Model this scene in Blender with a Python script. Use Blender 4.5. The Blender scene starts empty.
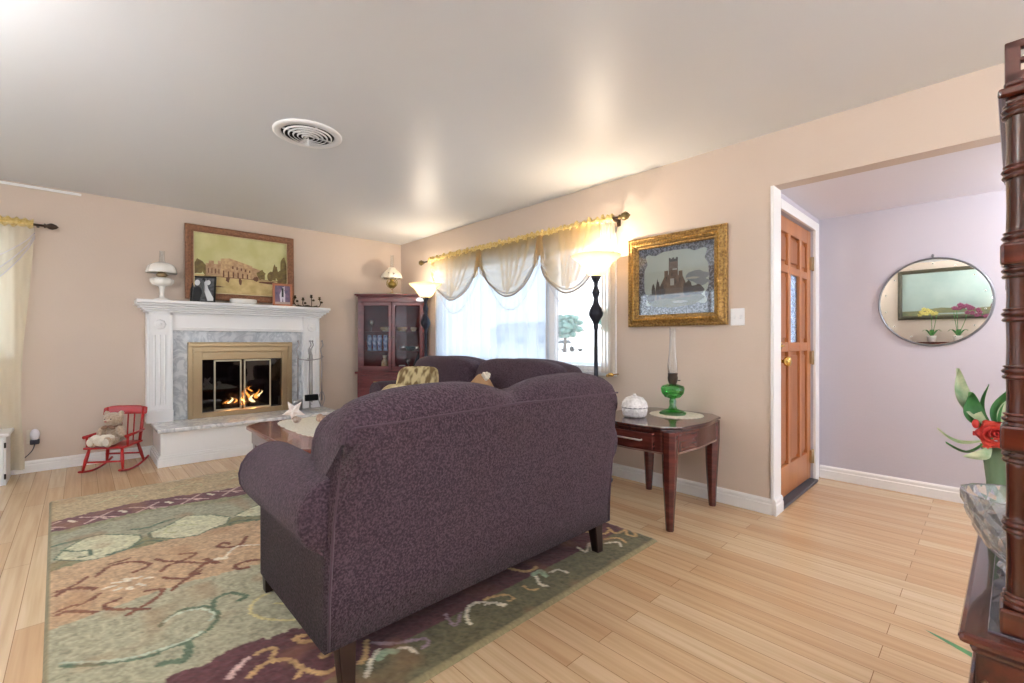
import bpy, bmesh, math, random
import numpy as np
from mathutils import Vector, Matrix
random.seed(7)
PI = math.pi
SC = bpy.context.scene
COL = SC.collection
R = math.radians

# ------------------------------------------------------------------ camera
cam_d = bpy.data.cameras.new('camera'); cam = bpy.data.objects.new('camera', cam_d); COL.objects.link(cam)
cam.location = (5.59, 0.0, 1.107)
cam.rotation_euler = (R(90), 0, R(46.45))
cam_d.sensor_fit = 'HORIZONTAL'; cam_d.sensor_width = 36.0
cam_d.lens = 36.0 * 453.0 / 1024.0
cam_d.clip_start = 0.03; cam_d.clip_end = 400
SC.camera = cam

# ------------------------------------------------------------------ world, sun, portals, exposure
W = bpy.data.worlds.new('sky'); SC.world = W; W.use_nodes = True
wn = W.node_tree; wn.nodes.clear()
wo = wn.nodes.new('ShaderNodeOutputWorld'); wb = wn.nodes.new('ShaderNodeBackground')
tc = wn.nodes.new('ShaderNodeTexCoord'); sp = wn.nodes.new('ShaderNodeSeparateXYZ'); cr = wn.nodes.new('ShaderNodeValToRGB')
wn.links.new(tc.outputs['Generated'], sp.inputs[0]); wn.links.new(sp.outputs['Z'], cr.inputs[0])
cr.color_ramp.elements[0].position = 0.0; cr.color_ramp.elements[0].color = (0.86, 0.93, 1.0, 1)
cr.color_ramp.elements[1].position = 0.6; cr.color_ramp.elements[1].color = (0.62, 0.78, 1.0, 1)
wn.links.new(cr.outputs[0], wb.inputs[0]); wb.inputs[1].default_value = 1.45
wn.links.new(wb.outputs[0], wo.inputs[0])

def light(name, kind, loc, energy, color=(1, 1, 1), rot=(0, 0, 0), **kw):
    d = bpy.data.lights.new(name, kind); d.energy = energy; d.color = color
    for k, v in kw.items(): setattr(d, k, v)
    o = bpy.data.objects.new(name, d); COL.objects.link(o); o.location = loc; o.rotation_euler = rot
    return o
light('sun', 'SUN', (0, 0, 8), 1.2, (1.0, 0.95, 0.88), (R(20), R(-14), 0), angle=R(0.6))
def portal(name, loc, rot, sx, sy):
    o = light(name, 'AREA', loc, 1, (1, 1, 1), rot, shape='RECTANGLE', size=sx, size_y=sy)
    o.data.cycles.is_portal = True
portal('portal_back_window', (2.165, 3.34, 1.43), (R(-90), 0, 0), 2.6, 1.2)
portal('portal_added_right', (8.36, 0.7, 1.06), (R(90), 0, R(90)), 3.9, 2.1)
portal('portal_added_front', (2.2, -1.74, 1.35), (R(90), 0, 0), 2.9, 1.5)
portal('portal_foyer_window', (7.46, 3.85, 1.3), (R(90), 0, R(90)), 0.8, 1.3)
SC.view_settings.view_transform = 'Standard'; SC.view_settings.look = 'None'
SC.view_settings.exposure = 1.34; SC.view_settings.gamma = 1.0; SC.view_settings.use_curve_mapping = False

# ------------------------------------------------------------------ materials
def lin(c):
    if isinstance(c, str): c = tuple(int(c[i:i+2], 16) for i in (0, 2, 4))
    return tuple((x/255/12.92 if x/255 <= .04045 else ((x/255+.055)/1.055)**2.4) for x in c) + (1,)
MC = {}
def mat(name, c, rough=.5, metal=0, c2=None, scale=20, bump=0, bscale=80, spec=.5, trans=0, emis=None, es=0, coat=0, stretch=(1, 1, 1), alpha=1, sheen=0, detail=3, ior=1.45, lo=.35, hi=.65, sss=0):
    if name in MC: return MC[name]
    m = bpy.data.materials.new(name); m.use_nodes = True; nt = m.node_tree; b = nt.nodes['Principled BSDF']
    b.inputs['Base Color'].default_value = lin(c); b.inputs['Roughness'].default_value = rough; b.inputs['Metallic'].default_value = metal
    b.inputs['Specular IOR Level'].default_value = spec; b.inputs['Transmission Weight'].default_value = trans; b.inputs['Coat Weight'].default_value = coat
    b.inputs['Alpha'].default_value = alpha; b.inputs['Sheen Weight'].default_value = sheen; b.inputs['IOR'].default_value = ior
    if emis: b.inputs['Emission Color'].default_value = lin(emis); b.inputs['Emission Strength'].default_value = es
    if c2 or bump:
        t = nt.nodes.new('ShaderNodeTexCoord'); mp = nt.nodes.new('ShaderNodeMapping'); nt.links.new(t.outputs['Object'], mp.inputs[0]); mp.inputs['Scale'].default_value = stretch; mp.inputs['Rotation'].default_value = (.31, .17, .23) if stretch == (1, 1, 1) else (0, 0, 0); mp.inputs['Location'].default_value = (.137, .213, .071)
    if c2:
        n = nt.nodes.new('ShaderNodeTexNoise'); n.inputs['Scale'].default_value = scale; n.inputs['Detail'].default_value = detail
        r = nt.nodes.new('ShaderNodeValToRGB'); r.color_ramp.elements[0].color = lin(c); r.color_ramp.elements[1].color = lin(c2)
        r.color_ramp.elements[0].position = lo; r.color_ramp.elements[1].position = hi
        nt.links.new(mp.outputs[0], n.inputs[0]); nt.links.new(n.outputs['Fac'], r.inputs[0]); nt.links.new(r.outputs[0], b.inputs['Base Color'])
    if bump:
        n = nt.nodes.new('ShaderNodeTexNoise'); n.inputs['Scale'].default_value = bscale; n.inputs['Detail'].default_value = 2
        bp = nt.nodes.new('ShaderNodeBump'); bp.inputs['Strength'].default_value = bump; bp.inputs['Distance'].default_value = .01
        nt.links.new(mp.outputs[0], n.inputs[0]); nt.links.new(n.outputs['Fac'], bp.inputs['Height']); nt.links.new(bp.outputs[0], b.inputs['Normal'])
    MC[name] = m; return m
def sheer(name, c, opac, transl=.6):
    m = bpy.data.materials.new(name); m.use_nodes = True; nt = m.node_tree; nt.nodes.clear()
    o = nt.nodes.new('ShaderNodeOutputMaterial'); tr = nt.nodes.new('ShaderNodeBsdfTransparent'); d = nt.nodes.new('ShaderNodeBsdfDiffuse'); tl = nt.nodes.new('ShaderNodeBsdfTranslucent')
    m1 = nt.nodes.new('ShaderNodeMixShader'); m2 = nt.nodes.new('ShaderNodeMixShader')
    d.inputs[0].default_value = lin(c); tl.inputs[0].default_value = lin(c); m1.inputs[0].default_value = transl; m2.inputs[0].default_value = opac
    nt.links.new(d.outputs[0], m1.inputs[1]); nt.links.new(tl.outputs[0], m1.inputs[2]); nt.links.new(tr.outputs[0], m2.inputs[1]); nt.links.new(m1.outputs[0], m2.inputs[2]); nt.links.new(m2.outputs[0], o.inputs[0])
    return m
def glass(name, c='ffffff', refl=.12, fres=.6):
    m = bpy.data.materials.new(name); m.use_nodes = True; nt = m.node_tree; nt.nodes.clear()
    o = nt.nodes.new('ShaderNodeOutputMaterial'); tr = nt.nodes.new('ShaderNodeBsdfTransparent'); g = nt.nodes.new('ShaderNodeBsdfGlossy'); lw = nt.nodes.new('ShaderNodeLayerWeight')
    mm = nt.nodes.new('ShaderNodeMath'); mm.operation = 'MULTIPLY_ADD'; mm.inputs[1].default_value = fres; mm.inputs[2].default_value = refl; mm.use_clamp = True
    tr.inputs[0].default_value = lin(c); g.inputs[1].default_value = .03; lw.inputs[0].default_value = .35
    mx = nt.nodes.new('ShaderNodeMixShader'); nt.links.new(lw.outputs['Fresnel'], mm.inputs[0]); nt.links.new(mm.outputs[0], mx.inputs[0])
    nt.links.new(tr.outputs[0], mx.inputs[1]); nt.links.new(g.outputs[0], mx.inputs[2]); nt.links.new(mx.outputs[0], o.inputs[0])
    return m

def plank_material():
    m = bpy.data.materials.new('maple_plank_floor'); m.use_nodes = True; nt = m.node_tree; b = nt.nodes['Principled BSDF']
    t = nt.nodes.new('ShaderNodeTexCoord'); br = nt.nodes.new('ShaderNodeTexBrick'); nt.links.new(t.outputs['Object'], br.inputs[0])
    br.inputs['Scale'].default_value = 1; br.inputs['Brick Width'].default_value = 1.15; br.inputs['Row Height'].default_value = .092
    br.inputs['Mortar Size'].default_value = .0012; br.inputs['Mortar Smooth'].default_value = .2; br.offset = .37; br.offset_frequency = 2
    br.inputs['Color1'].default_value = (0, 0, 0, 1); br.inputs['Color2'].default_value = (1, 1, 1, 1); br.inputs['Mortar'].default_value = (.5, .5, .5, 1)
    r = nt.nodes.new('ShaderNodeValToRGB'); e = r.color_ramp.elements; e[0].color = lin('cfab82'); e[1].color = lin('dcc19c'); e[0].position = 0; e[1].position = 1
    x = e.new(.5); x.color = lin('d5b48d')
    nt.links.new(br.outputs['Color'], r.inputs[0])
    mp = nt.nodes.new('ShaderNodeMapping'); mp.inputs['Scale'].default_value = (1.6, 45, 1); nt.links.new(t.outputs['Object'], mp.inputs[0])
    n = nt.nodes.new('ShaderNodeTexNoise'); n.inputs['Scale'].default_value = 1; n.inputs['Detail'].default_value = 5; nt.links.new(mp.outputs[0], n.inputs[0])
    mx = nt.nodes.new('ShaderNodeMixRGB'); mx.blend_type = 'MULTIPLY'; mx.inputs[0].default_value = .4
    r2 = nt.nodes.new('ShaderNodeValToRGB'); r2.color_ramp.elements[0].color = lin('c8b49c'); r2.color_ramp.elements[0].position = .3; r2.color_ramp.elements[1].color = (1, 1, 1, 1); r2.color_ramp.elements[1].position = .62
    nt.links.new(n.outputs['Fac'], r2.inputs[0]); nt.links.new(r.outputs[0], mx.inputs[1]); nt.links.new(r2.outputs[0], mx.inputs[2])
    m3 = nt.nodes.new('ShaderNodeMixRGB'); m3.blend_type = 'MIX'; nt.links.new(br.outputs['Fac'], m3.inputs[0]); nt.links.new(mx.outputs[0], m3.inputs[1]); m3.inputs[2].default_value = lin('8f6b48')
    nt.links.new(m3.outputs[0], b.inputs['Base Color']); b.inputs['Roughness'].default_value = .27; b.inputs['Specular IOR Level'].default_value = .5
    return m
def marble(name, c1, c2, sc=6):
    m = bpy.data.materials.new(name); m.use_nodes = True; nt = m.node_tree; b = nt.nodes['Principled BSDF']
    t = nt.nodes.new('ShaderNodeTexCoord'); n = nt.nodes.new('ShaderNodeTexNoise'); n.inputs['Scale'].default_value = sc; n.inputs['Detail'].default_value = 6; n.inputs['Distortion'].default_value = 1.5
    r = nt.nodes.new('ShaderNodeValToRGB'); e = r.color_ramp.elements; e[0].position = .4; e[0].color = lin(c1); e[1].position = .6; e[1].color = lin(c1)
    x = e.new(.5); x.color = lin(c2)
    nt.links.new(t.outputs['Object'], n.inputs[0]); nt.links.new(n.outputs['Fac'], r.inputs[0]); nt.links.new(r.outputs[0], b.inputs['Base Color']); b.inputs['Roughness'].default_value = .15
    return m

M_wall = mat('beige_wall_paint', 'd3c2b3', .75, c2='d0beaf', scale=1.2, bump=.08, bscale=60)
M_foyer = mat('foyer_wall_lilac', 'c7c2cb', .7, bump=.08, bscale=60)  # lilac-grey, cooler in tone than the room walls
M_ceil = mat('ceiling_paint', 'dddfe2', .42, bump=.05, bscale=9, spec=.5)
M_fceil = mat('foyer_ceiling_paint', 'e8e6ee', .6)
M_trim = mat('white_gloss_paint', 'f0eeec', .35)
M_floor = plank_material()
M_cab = mat('reddish_cherry_wood', '5c2225', .25, c2='762d2e', scale=6, stretch=(1, 1, 9), coat=.3)
M_white = mat('white_enamel', 'efeeee', .3)
M_cherry = mat('cherry_wood', '4c2420', .25, c2='622f28', scale=6, stretch=(1, 1, 9), coat=.3)
M_cherryT = mat('cherry_wood_table', '3c1a15', .14, c2='55261c', scale=5, stretch=(8, 1, 1), coat=.5)
M_ledge = mat('dark_mahogany', '3a1a14', .2, c2='5a2618', scale=6, stretch=(1, 1, 7), coat=.5)
M_carve = mat('antique_carving', '3a2219', .45, c2='5c2f22', scale=40)
M_legs = mat('dark_sofa_leg', '2c1c18', .35)
M_brass = mat('antique_brass', 'b39c7a', .34, .85)
M_brass2 = mat('polished_brass', 'd9b56a', .18, 1)
M_bronze = mat('dark_bronze', '2e2f38', .4, .5)
M_black = mat('black_metal', '141414', .45, .3)
M_blackp = mat('black_lacquer', '1b1a1b', .3)
M_firebox = mat('firebox_brick', '3a3330', .9, c2='262220', scale=12)
M_iron = mat('brushed_steel', 'a9a6a6', .3, .9)
M_sofa = mat('plum_chenille', '3a2c34', .95, c2='594650', scale=137, bump=.6, bscale=150, sheen=.08, spec=.2, lo=.4, hi=.62)
M_pipe = mat('plum_piping', '54424c', .9, sheen=.1, spec=.2)
M_milk = mat('milk_glass', 'f3efe8', .12, spec=.6)
M_clear = glass('clear_glass', 'f4f6f6', .05)
M_pane = glass('window_glass', 'ffffff', .02)
M_greeng = glass('green_glass', '86dd8e', .08)
M_crys = mat('cut_crystal', 'f2f4f6', .04, trans=.85, ior=1.5)
M_vase = mat('green_vase_glass', '8fae8c', .2, trans=.25)
M_red = mat('red_lacquer', 'b01c1a', .3, coat=.3)
M_leaf = mat('leaf_green', '3e7d46', .45, c2='5c9a52', scale=30)
M_leafp = mat('variegated_leaf', '9fc08a', .5, c2='dfe6c0', scale=40)
M_rose = mat('rose_petal', 'c3202a', .5, c2='e0503f', scale=25)
M_gold = mat('gilt_frame', 'bf9a5c', .4, .5, c2='7a5a30', scale=70, bump=.8, bscale=90)
M_gold2 = mat('gilt_edge', 'b98d42', .35, .6, c2='8f6a30', scale=20)
M_goldcloth = mat('gold_ruffle_fabric', 'c9a653', .6, c2='e3c987', scale=60, sheen=.3)
M_lace = mat('ivory_lace', 'e8e2d2', .9, c2='d3cab6', scale=90, bump=.5, bscale=120)
M_marble = marble('grey_white_marble', 'd2d5d8', 'b0b5bc', 7)
M_marbleT = marble('hearth_marble', 'e6e5e4', 'c3c4c6', 6)
M_mirror = mat('mirror_glass', 'eef2f0', .01, 1)
M_wick = mat('white_wicker', 'ece8e6', .7, c2='cfcac8', scale=60, bump=.6, bscale=70)

# ------------------------------------------------------------------ mesh builder
class MB:
    def __init__(s, T=None): s.v = []; s.f = []; s.mi = []; s.sm = []; s.T = T or Matrix.Identity(4)
    def add(s, vs, fs, mi=0, sm=False):
        o = len(s.v); s.v += [tuple(s.T @ Vector(p)) for p in vs]
        for f in fs: s.f.append(tuple(o+i for i in f)); s.mi.append(mi); s.sm.append(sm)
        return s
    def box(s, x0, x1, y0, y1, z0, z1, mi=0):
        return s.add([(x0,y0,z0),(x1,y0,z0),(x1,y1,z0),(x0,y1,z0),(x0,y0,z1),(x1,y0,z1),(x1,y1,z1),(x0,y1,z1)],
                     [(0,3,2,1),(4,5,6,7),(0,1,5,4),(1,2,6,5),(2,3,7,6),(3,0,4,7)], mi)
    def lathe(s, prof, c=(0,0,0), n=24, mi=0, flute=0, fn=12, cap=False):
        vs = []; fs = []; k = len(prof)
        for i in range(n):
            a = 2*PI*i/n; q = 1 + flute*math.cos(fn*a)
            for r, z in prof: vs.append((c[0]+r*q*math.cos(a), c[1]+r*q*math.sin(a), c[2]+z))
        for i in range(n):
            j = (i+1) % n
            for t in range(k-1):
                fs.append((i*k+t, j*k+t, j*k+t+1, i*k+t+1))
        if cap: fs.append(tuple(i*k for i in range(n))[::-1])
        if cap: fs.append(tuple(i*k+k-1 for i in range(n)))
        return s.add(vs, fs, mi, True)
    def tube(s, pts, r, n=8, mi=0, caps=True, sm=True):
        pts = [Vector(p) for p in pts]; k = len(pts); rs = r if isinstance(r, (list, tuple)) else [r]*k
        vs = []; fs = []; u = None
        for i, p in enumerate(pts):
            d = (pts[min(i+1, k-1)] - pts[max(i-1, 0)]); d = d.normalized() if d.length > 1e-9 else Vector((0,0,1))
            if u is None: u = d.orthogonal().normalized()
            else:
                u = u - d*u.dot(d); u = u.normalized() if u.length > 1e-6 else d.orthogonal().normalized()
            w = d.cross(u)
            for j in range(n):
                a = 2*PI*j/n; vs.append(tuple(p + (u*math.cos(a) + w*math.sin(a))*rs[i]))
        for i in range(k-1):
            for j in range(n): q = (j+1) % n; fs.append((i*n+j, i*n+q, (i+1)*n+q, (i+1)*n+j))
        if caps: fs.append(tuple(range(n))[::-1]); fs.append(tuple((k-1)*n+j for j in range(n)))
        return s.add(vs, fs, mi, sm)
    def ell(s, c, r, nu=16, nv=10, mi=0, e=1.0, rot=None):
        vs = []; fs = []
        def pw(x): return math.copysign(abs(x)**e, x)
        for i in range(nv+1):
            ph = -PI/2 + PI*i/nv
            for j in range(nu):
                th = 2*PI*j/nu
                p = Vector((r[0]*pw(math.cos(ph))*pw(math.cos(th)), r[1]*pw(math.cos(ph))*pw(math.sin(th)), r[2]*pw(math.sin(ph))))
                if rot is not None: p = rot @ p
                vs.append((c[0]+p.x, c[1]+p.y, c[2]+p.z))
        for i in range(nv):
            for j in range(nu): q = (j+1) % nu; fs.append((i*nu+j, i*nu+q, (i+1)*nu+q, (i+1)*nu+j))
        return s.add(vs, fs, mi, True)
    def loft(s, loops, mi=0, sm=True, caps=True):
        n = len(loops[0]); vs = [p for l in loops for p in l]; fs = []
        for i in range(len(loops)-1):
            for j in range(n): q = (j+1) % n; fs.append((i*n+j, i*n+q, (i+1)*n+q, (i+1)*n+j))
        if caps: fs.append(tuple(range(n))[::-1]); fs.append(tuple((len(loops)-1)*n+j for j in range(n)))
        return s.add(vs, fs, mi, sm)
    def prism(s, poly, fn, mi=0, h=(0, 1)):
        # poly 2-D, fn(u,v,w)->xyz, extruded from w=h[0] to h[1]
        n = len(poly); vs = [fn(u, v, h[0]) for u, v in poly] + [fn(u, v, h[1]) for u, v in poly]
        fs = [tuple(range(n))[::-1], tuple(range(n, 2*n))] + [(i, (i+1) % n, n+(i+1) % n, n+i) for i in range(n)]
        return s.add(vs, fs, mi)
    def grid(s, fn, nu, nv, mi=0, sm=True):
        vs = [fn(i/nu, j/nv) for j in range(nv+1) for i in range(nu+1)]
        fs = [(j*(nu+1)+i, j*(nu+1)+i+1, (j+1)*(nu+1)+i+1, (j+1)*(nu+1)+i) for j in range(nv) for i in range(nu)]
        return s.add(vs, fs, mi, sm)
    def build(s, name, m, parent=None, bevel=0, solid=0, subs=0, seg=2):
        me = bpy.data.meshes.new(name); me.from_pydata(s.v, [], s.f)
        for x in (m if isinstance(m, (list, tuple)) else [m]): me.materials.append(x)
        me.polygons.foreach_set('material_index', s.mi); me.polygons.foreach_set('use_smooth', s.sm)
        bm = bmesh.new(); bm.from_mesh(me); bmesh.ops.recalc_face_normals(bm, faces=bm.faces); bm.to_mesh(me); bm.free(); me.update()
        o = bpy.data.objects.new(name, me); COL.objects.link(o)
        if parent: o.parent = parent
        if solid: md = o.modifiers.new('solid', 'SOLIDIFY'); md.thickness = solid; md.offset = 0
        if subs: md = o.modifiers.new('subs', 'SUBSURF'); md.levels = subs; md.render_levels = subs
        if bevel: md = o.modifiers.new('bevel', 'BEVEL'); md.width = bevel; md.segments = seg; md.limit_method = 'ANGLE'; md.angle_limit = R(35)
        return o
def thing(name, label, cat, loc=(0, 0, 0), rz=0, group=None):
    o = bpy.data.objects.new(name, None); o.empty_display_size = .05; COL.objects.link(o); o.location = loc; o.rotation_euler = (0, 0, rz)
    return tag(o, label, cat, group)
def tag(o, label, cat, group=None):
    o['label'] = label; o['category'] = cat
    if group: o['group'] = group
    return o
def place(o, loc, rz=0): o.location = loc; o.rotation_euler = (0, 0, rz); return o
def struct(o, label=None):
    o['kind'] = 'structure'
    if label: o['label'] = label
    return o
def dup(root, loc, rz, label=None, group=None):
    r = root.copy(); COL.objects.link(r); r.location = loc; r.rotation_euler = (0, 0, rz)
    if label: r['label'] = label
    if group: r['group'] = group
    for ch in list(root.children):
        c = ch.copy(); COL.objects.link(c); c.parent = r
        for g in list(ch.children):
            d = g.copy(); COL.objects.link(d); d.parent = c
    return r
def spline(pts, k=6):
    P = [Vector(p) for p in pts]; P = [P[0]] + P + [P[-1]]; out = []
    for i in range(1, len(P)-2):
        for t in range(k):
            t /= k; a, b, c, d = P[i-1], P[i], P[i+1], P[i+2]
            out.append(.5*((2*b) + (c-a)*t + (2*a-5*b+4*c-d)*t*t + (3*b-a-3*c+d)*t**3))
    out.append(P[-2]); return out
def pad(o): return o
# ================================================================== room shell
struct(MB().box(-.12, 8.32, -1.72, 4.5, -.1, 0).build('floor', M_floor))
struct(MB().box(-.12, 8.32, -1.72, 3.32, 2.44, 2.56).build('ceiling', M_ceil))
# fireplace wall (x = 0) with a window at y<-0.45 and the firebox hole
w = MB()
for a in [(-1.72, -1.45, 0, 2.44), (-1.45, -.45, 0, 1.0), (-1.45, -.45, 2.0, 2.44), (-.45, .84, 0, 2.44), (.84, 1.68, 0, .33), (.84, 1.68, .95, 2.44), (1.68, 3.32, 0, 2.44)]:
    w.box(-.12, 0, *a)
struct(w.build('wall_left', M_wall))
w = MB()
for a in [(0, .90, 0, 2.44), (.90, 3.43, 0, .85), (.90, 3.43, 2.0, 2.44), (3.43, 4.632, 0, 2.44), (4.632, 6.9, 2.10, 2.44), (6.9, 8.2, 0, 2.44)]:
    w.box(a[0], a[1], 3.2, 3.32, a[2], a[3])
struct(w.build('wall_back', M_wall))
w = MB(); [w.box(8.2, 8.32, *a) for a in [(-1.72, -1.2, 0, 2.44), (2.6, 3.32, 0, 2.44), (-1.2, 2.6, 2.08, 2.44)]]
struct(w.build('wall_right', M_wall))
w = MB()
for a in [(0, .8, 0, 2.44), (.8, 3.6, 0, .65), (.8, 3.6, 2.05, 2.44), (3.6, 8.2, 0, 2.44)]: w.box(a[0], a[1], -1.72, -1.6, a[2], a[3])
struct(w.build('wall_front', M_wall))
# foyer
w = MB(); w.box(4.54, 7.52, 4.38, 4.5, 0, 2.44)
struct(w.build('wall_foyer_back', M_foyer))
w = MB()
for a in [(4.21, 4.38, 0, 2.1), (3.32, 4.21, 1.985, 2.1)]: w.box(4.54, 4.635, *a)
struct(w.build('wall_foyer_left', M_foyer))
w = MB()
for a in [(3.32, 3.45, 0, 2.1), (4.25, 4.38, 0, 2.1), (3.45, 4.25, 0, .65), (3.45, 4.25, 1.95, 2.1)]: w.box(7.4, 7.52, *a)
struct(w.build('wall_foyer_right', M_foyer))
struct(MB().box(4.54, 7.52, 3.32, 4.38, 2.10, 2.2).build('ceiling_foyer', M_fceil))
# baseboards : stepped profile, (depth, height)
BP = [(0, 0), (.016, 0), (.016, .062), (.011, .07), (.013, .074), (.013, .088), (.006, .1), (0, .1)]
def base(name, p0, p1, nrm, ends=True):
    d = Vector((p1[0]-p0[0], p1[1]-p0[1], 0))
    mb = MB(); mb.prism(BP, lambda u, v, w_: (p0[0]+d.x*w_+nrm[0]*u, p0[1]+d.y*w_+nrm[1]*u, v))
    struct(mb.build(name, M_trim))
base('baseboard_left', (0, -1.6), (0, .5), (1, 0)); base('baseboard_left_corner', (0, 2.12), (0, 3.2), (1, 0))
base('baseboard_back', (0, 3.2), (4.64, 3.2), (0, -1)); base('baseboard_foyer', (4.64, 4.38), (7.4, 4.38), (0, -1))
base('baseboard_back_end', (4.65, 3.184), (4.65, 3.333), (1, 0))
base('baseboard_front', (0, -1.6), (8.2, -1.6), (0, 1)); base('baseboard_right', (8.2, 2.6), (8.2, 3.2), (-1, 0))
# small cove strip on the ceiling line of the fireplace wall near the window
struct(MB().box(0, .012, -1.6, .0, 2.405, 2.425).build('trim_1', M_trim))
# white cased end of the wall beside the front door
struct(MB().box(4.63, 4.65, 3.19, 3.335, 0, 2.10).box(4.63, 4.643, 3.335, 3.36, 0, 2.02).build('trim_2', M_trim, bevel=.002))
struct(MB().box(4.63, 4.652, 3.335, 4.30, 1.985, 2.05).box(4.63, 4.652, 4.205, 4.30, 0, 1.985).build('trim_3', M_trim, bevel=.003))
struct(MB().box(4.50, 4.665, 3.335, 4.21, 0, .022).build('trim_4', mat('dark_threshold', '4b4a50', .5), bevel=.004))
# ------------------------------------------------------------ front door
M_door = mat('orange_oak_door', 'aa683b', .32, c2='bb7a4a', scale=5, stretch=(1, 1, .18), detail=5, coat=.2)
M_door2 = mat('orange_oak_panel', '985a32', .35, c2='a86a40', scale=5, stretch=(1, 1, .18), detail=5)
dr = struct(MB().box(4.587, 4.593, 3.345, 4.195, .03, .06).build('door_1', M_door)); 
d0, d1 = 3.345, 4.195
st = MB()
cols = [d0, d0+.095, d0+.275, d0+.33, d0+.555, d0+.61, d0+.755, d1]   # stile / panel / mullion ...
X0, X1 = 4.575, 4.617
rows = [(.03, .24), (1.035, 1.10), (1.59, 1.645), (1.87, 1.975)]
for a, b in rows: st.box(X0, X1-.002, d0, d1, a, b)
for a, b in ((cols[0], cols[1]), (cols[6], cols[7])): st.box(X0, X1, a, b, .03, 1.975)
for a, b in ((cols[2], cols[3]), (cols[4], cols[5])): st.box(X0, X1, a, b, .24, 1.87)
st.build('door_frame', M_door, dr, bevel=.004)
gy0, gy1 = cols[3], cols[4]
for (za, zb) in ((.24, 1.035), (1.10, 1.59), (1.645, 1.87)):
    for i, (a, b) in enumerate(((cols[1], cols[2]), (cols[3], cols[4]), (cols[5], cols[6]))):
        if za == 1.10 and i == 1:
            g = MB().box(4.590, 4.597, a, b, za, zb).build('door_glass', mat('textured_glass', 'dfe8f5', .25, trans=.9, c2='8fa6c8', scale=45, bump=.9, bscale=60, ior=1.2), dr)
            continue
        MB().box(4.587, 4.595, a, b, za, zb).box(4.593, 4.609, a+.03, b-.03, za+.03, zb-.03).build('door_panel', M_door2, dr, bevel=.006)
T = Matrix.Translation((4.617, d0+.05, .975)) @ Matrix.Rotation(R(90), 4, 'Y')
MB(T).lathe([(.034, 0), (.034, .006), (.012, .01), (.012, .03), (.03, .04), (.035, .055), (.03, .07), (.012, .076), (0, .077)], n=20).build('door_knob', M_brass2, dr)
T = Matrix.Translation((4.617, d0+.05, 1.078)) @ Matrix.Rotation(R(90), 4, 'Y')
MB(T).lathe([(.034, 0), (.034, .01), (.026, .018), (.01, .02), (0, .02)], n=20).box(-.006, .006, -.018, .018, .02, .035).build('deadbolt', M_brass2, dr)
for z in (.20, .98, 1.72):
    MB().box(4.615, 4.632, d1-.035, d1+.0, z-.05, z+.05).tube([(4.632, d1+.004, z-.055), (4.632, d1+.004, z+.055)], .008).build('hinge', M_brass, dr)
MB().box(4.617, 4.634, d0-.002, d0+.012, 1.70, 1.76).build('latch_plate', M_trim, dr)
# ------------------------------------------------------------ windows
def window(name, x0, x1, z0, z1, T, mull=(), mm=M_white):
    """local: x across, y outward thickness 0..-.12, z up"""
    fr = MB(T); t = .045
    fr.box(x0, x1, .03, .09, z0, z0+t).box(x0, x1, .03, .09, z1-t, z1).box(x0, x0+t, .03, .09, z0, z1).box(x1-t, x1, .03, .09, z0, z1)
    for m_ in mull: fr.box(m_-.025, m_+.025, .035, .085, z0, z1)
    o = struct(fr.build(name, mm, bevel=.003))
    MB(T).box(x0+t, x1-t, .058, .062, z0+t, z1-t).build('window_pane', M_pane, o)
    MB(T).box(x0-.03, x1+.03, -.035, .03, z0-.03, z0).build('window_sill', mm, o, bevel=.004)
    cs = MB(T); cs.box(x0-.05, x0, -.012, 0, z0-.03, z1+.05).box(x1, x1+.05, -.012, 0, z0-.03, z1+.05).box(x0-.05, x1+.05, -.012, 0, z1, z1+.05)
    cs.build('window_casing', mm, o, bevel=.003)
    return o
window('window_1', .90, 3.43, .85, 2.0, Matrix.Translation((0, 3.2, 0)), mull=(2.79-.04,))
window('window_2', .45, 1.45, 1.0, 2.0, Matrix.Rotation(R(90), 4, 'Z') @ Matrix.Scale(-1, 4, (1, 0, 0)))
window('window_added_right', -2.6, 1.2, .02, 2.08, Matrix.Translation((8.2, 0, 0)) @ Matrix.Rotation(R(-90), 4, 'Z'), mull=(-.7,))  # added window, out of view, lets in fill daylight
window('window_added_front', -3.6, -.8, .65, 2.05, Matrix.Translation((0, -1.6, 0)) @ Matrix.Rotation(R(180), 4, 'Z'), mull=(-2.2,))  # unseen rear window, put in for more daylight
window('window_5', -4.25, -3.45, .65, 1.95, Matrix.Translation((7.4, 0, 0)) @ Matrix.Rotation(R(-90), 4, 'Z'))
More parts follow.
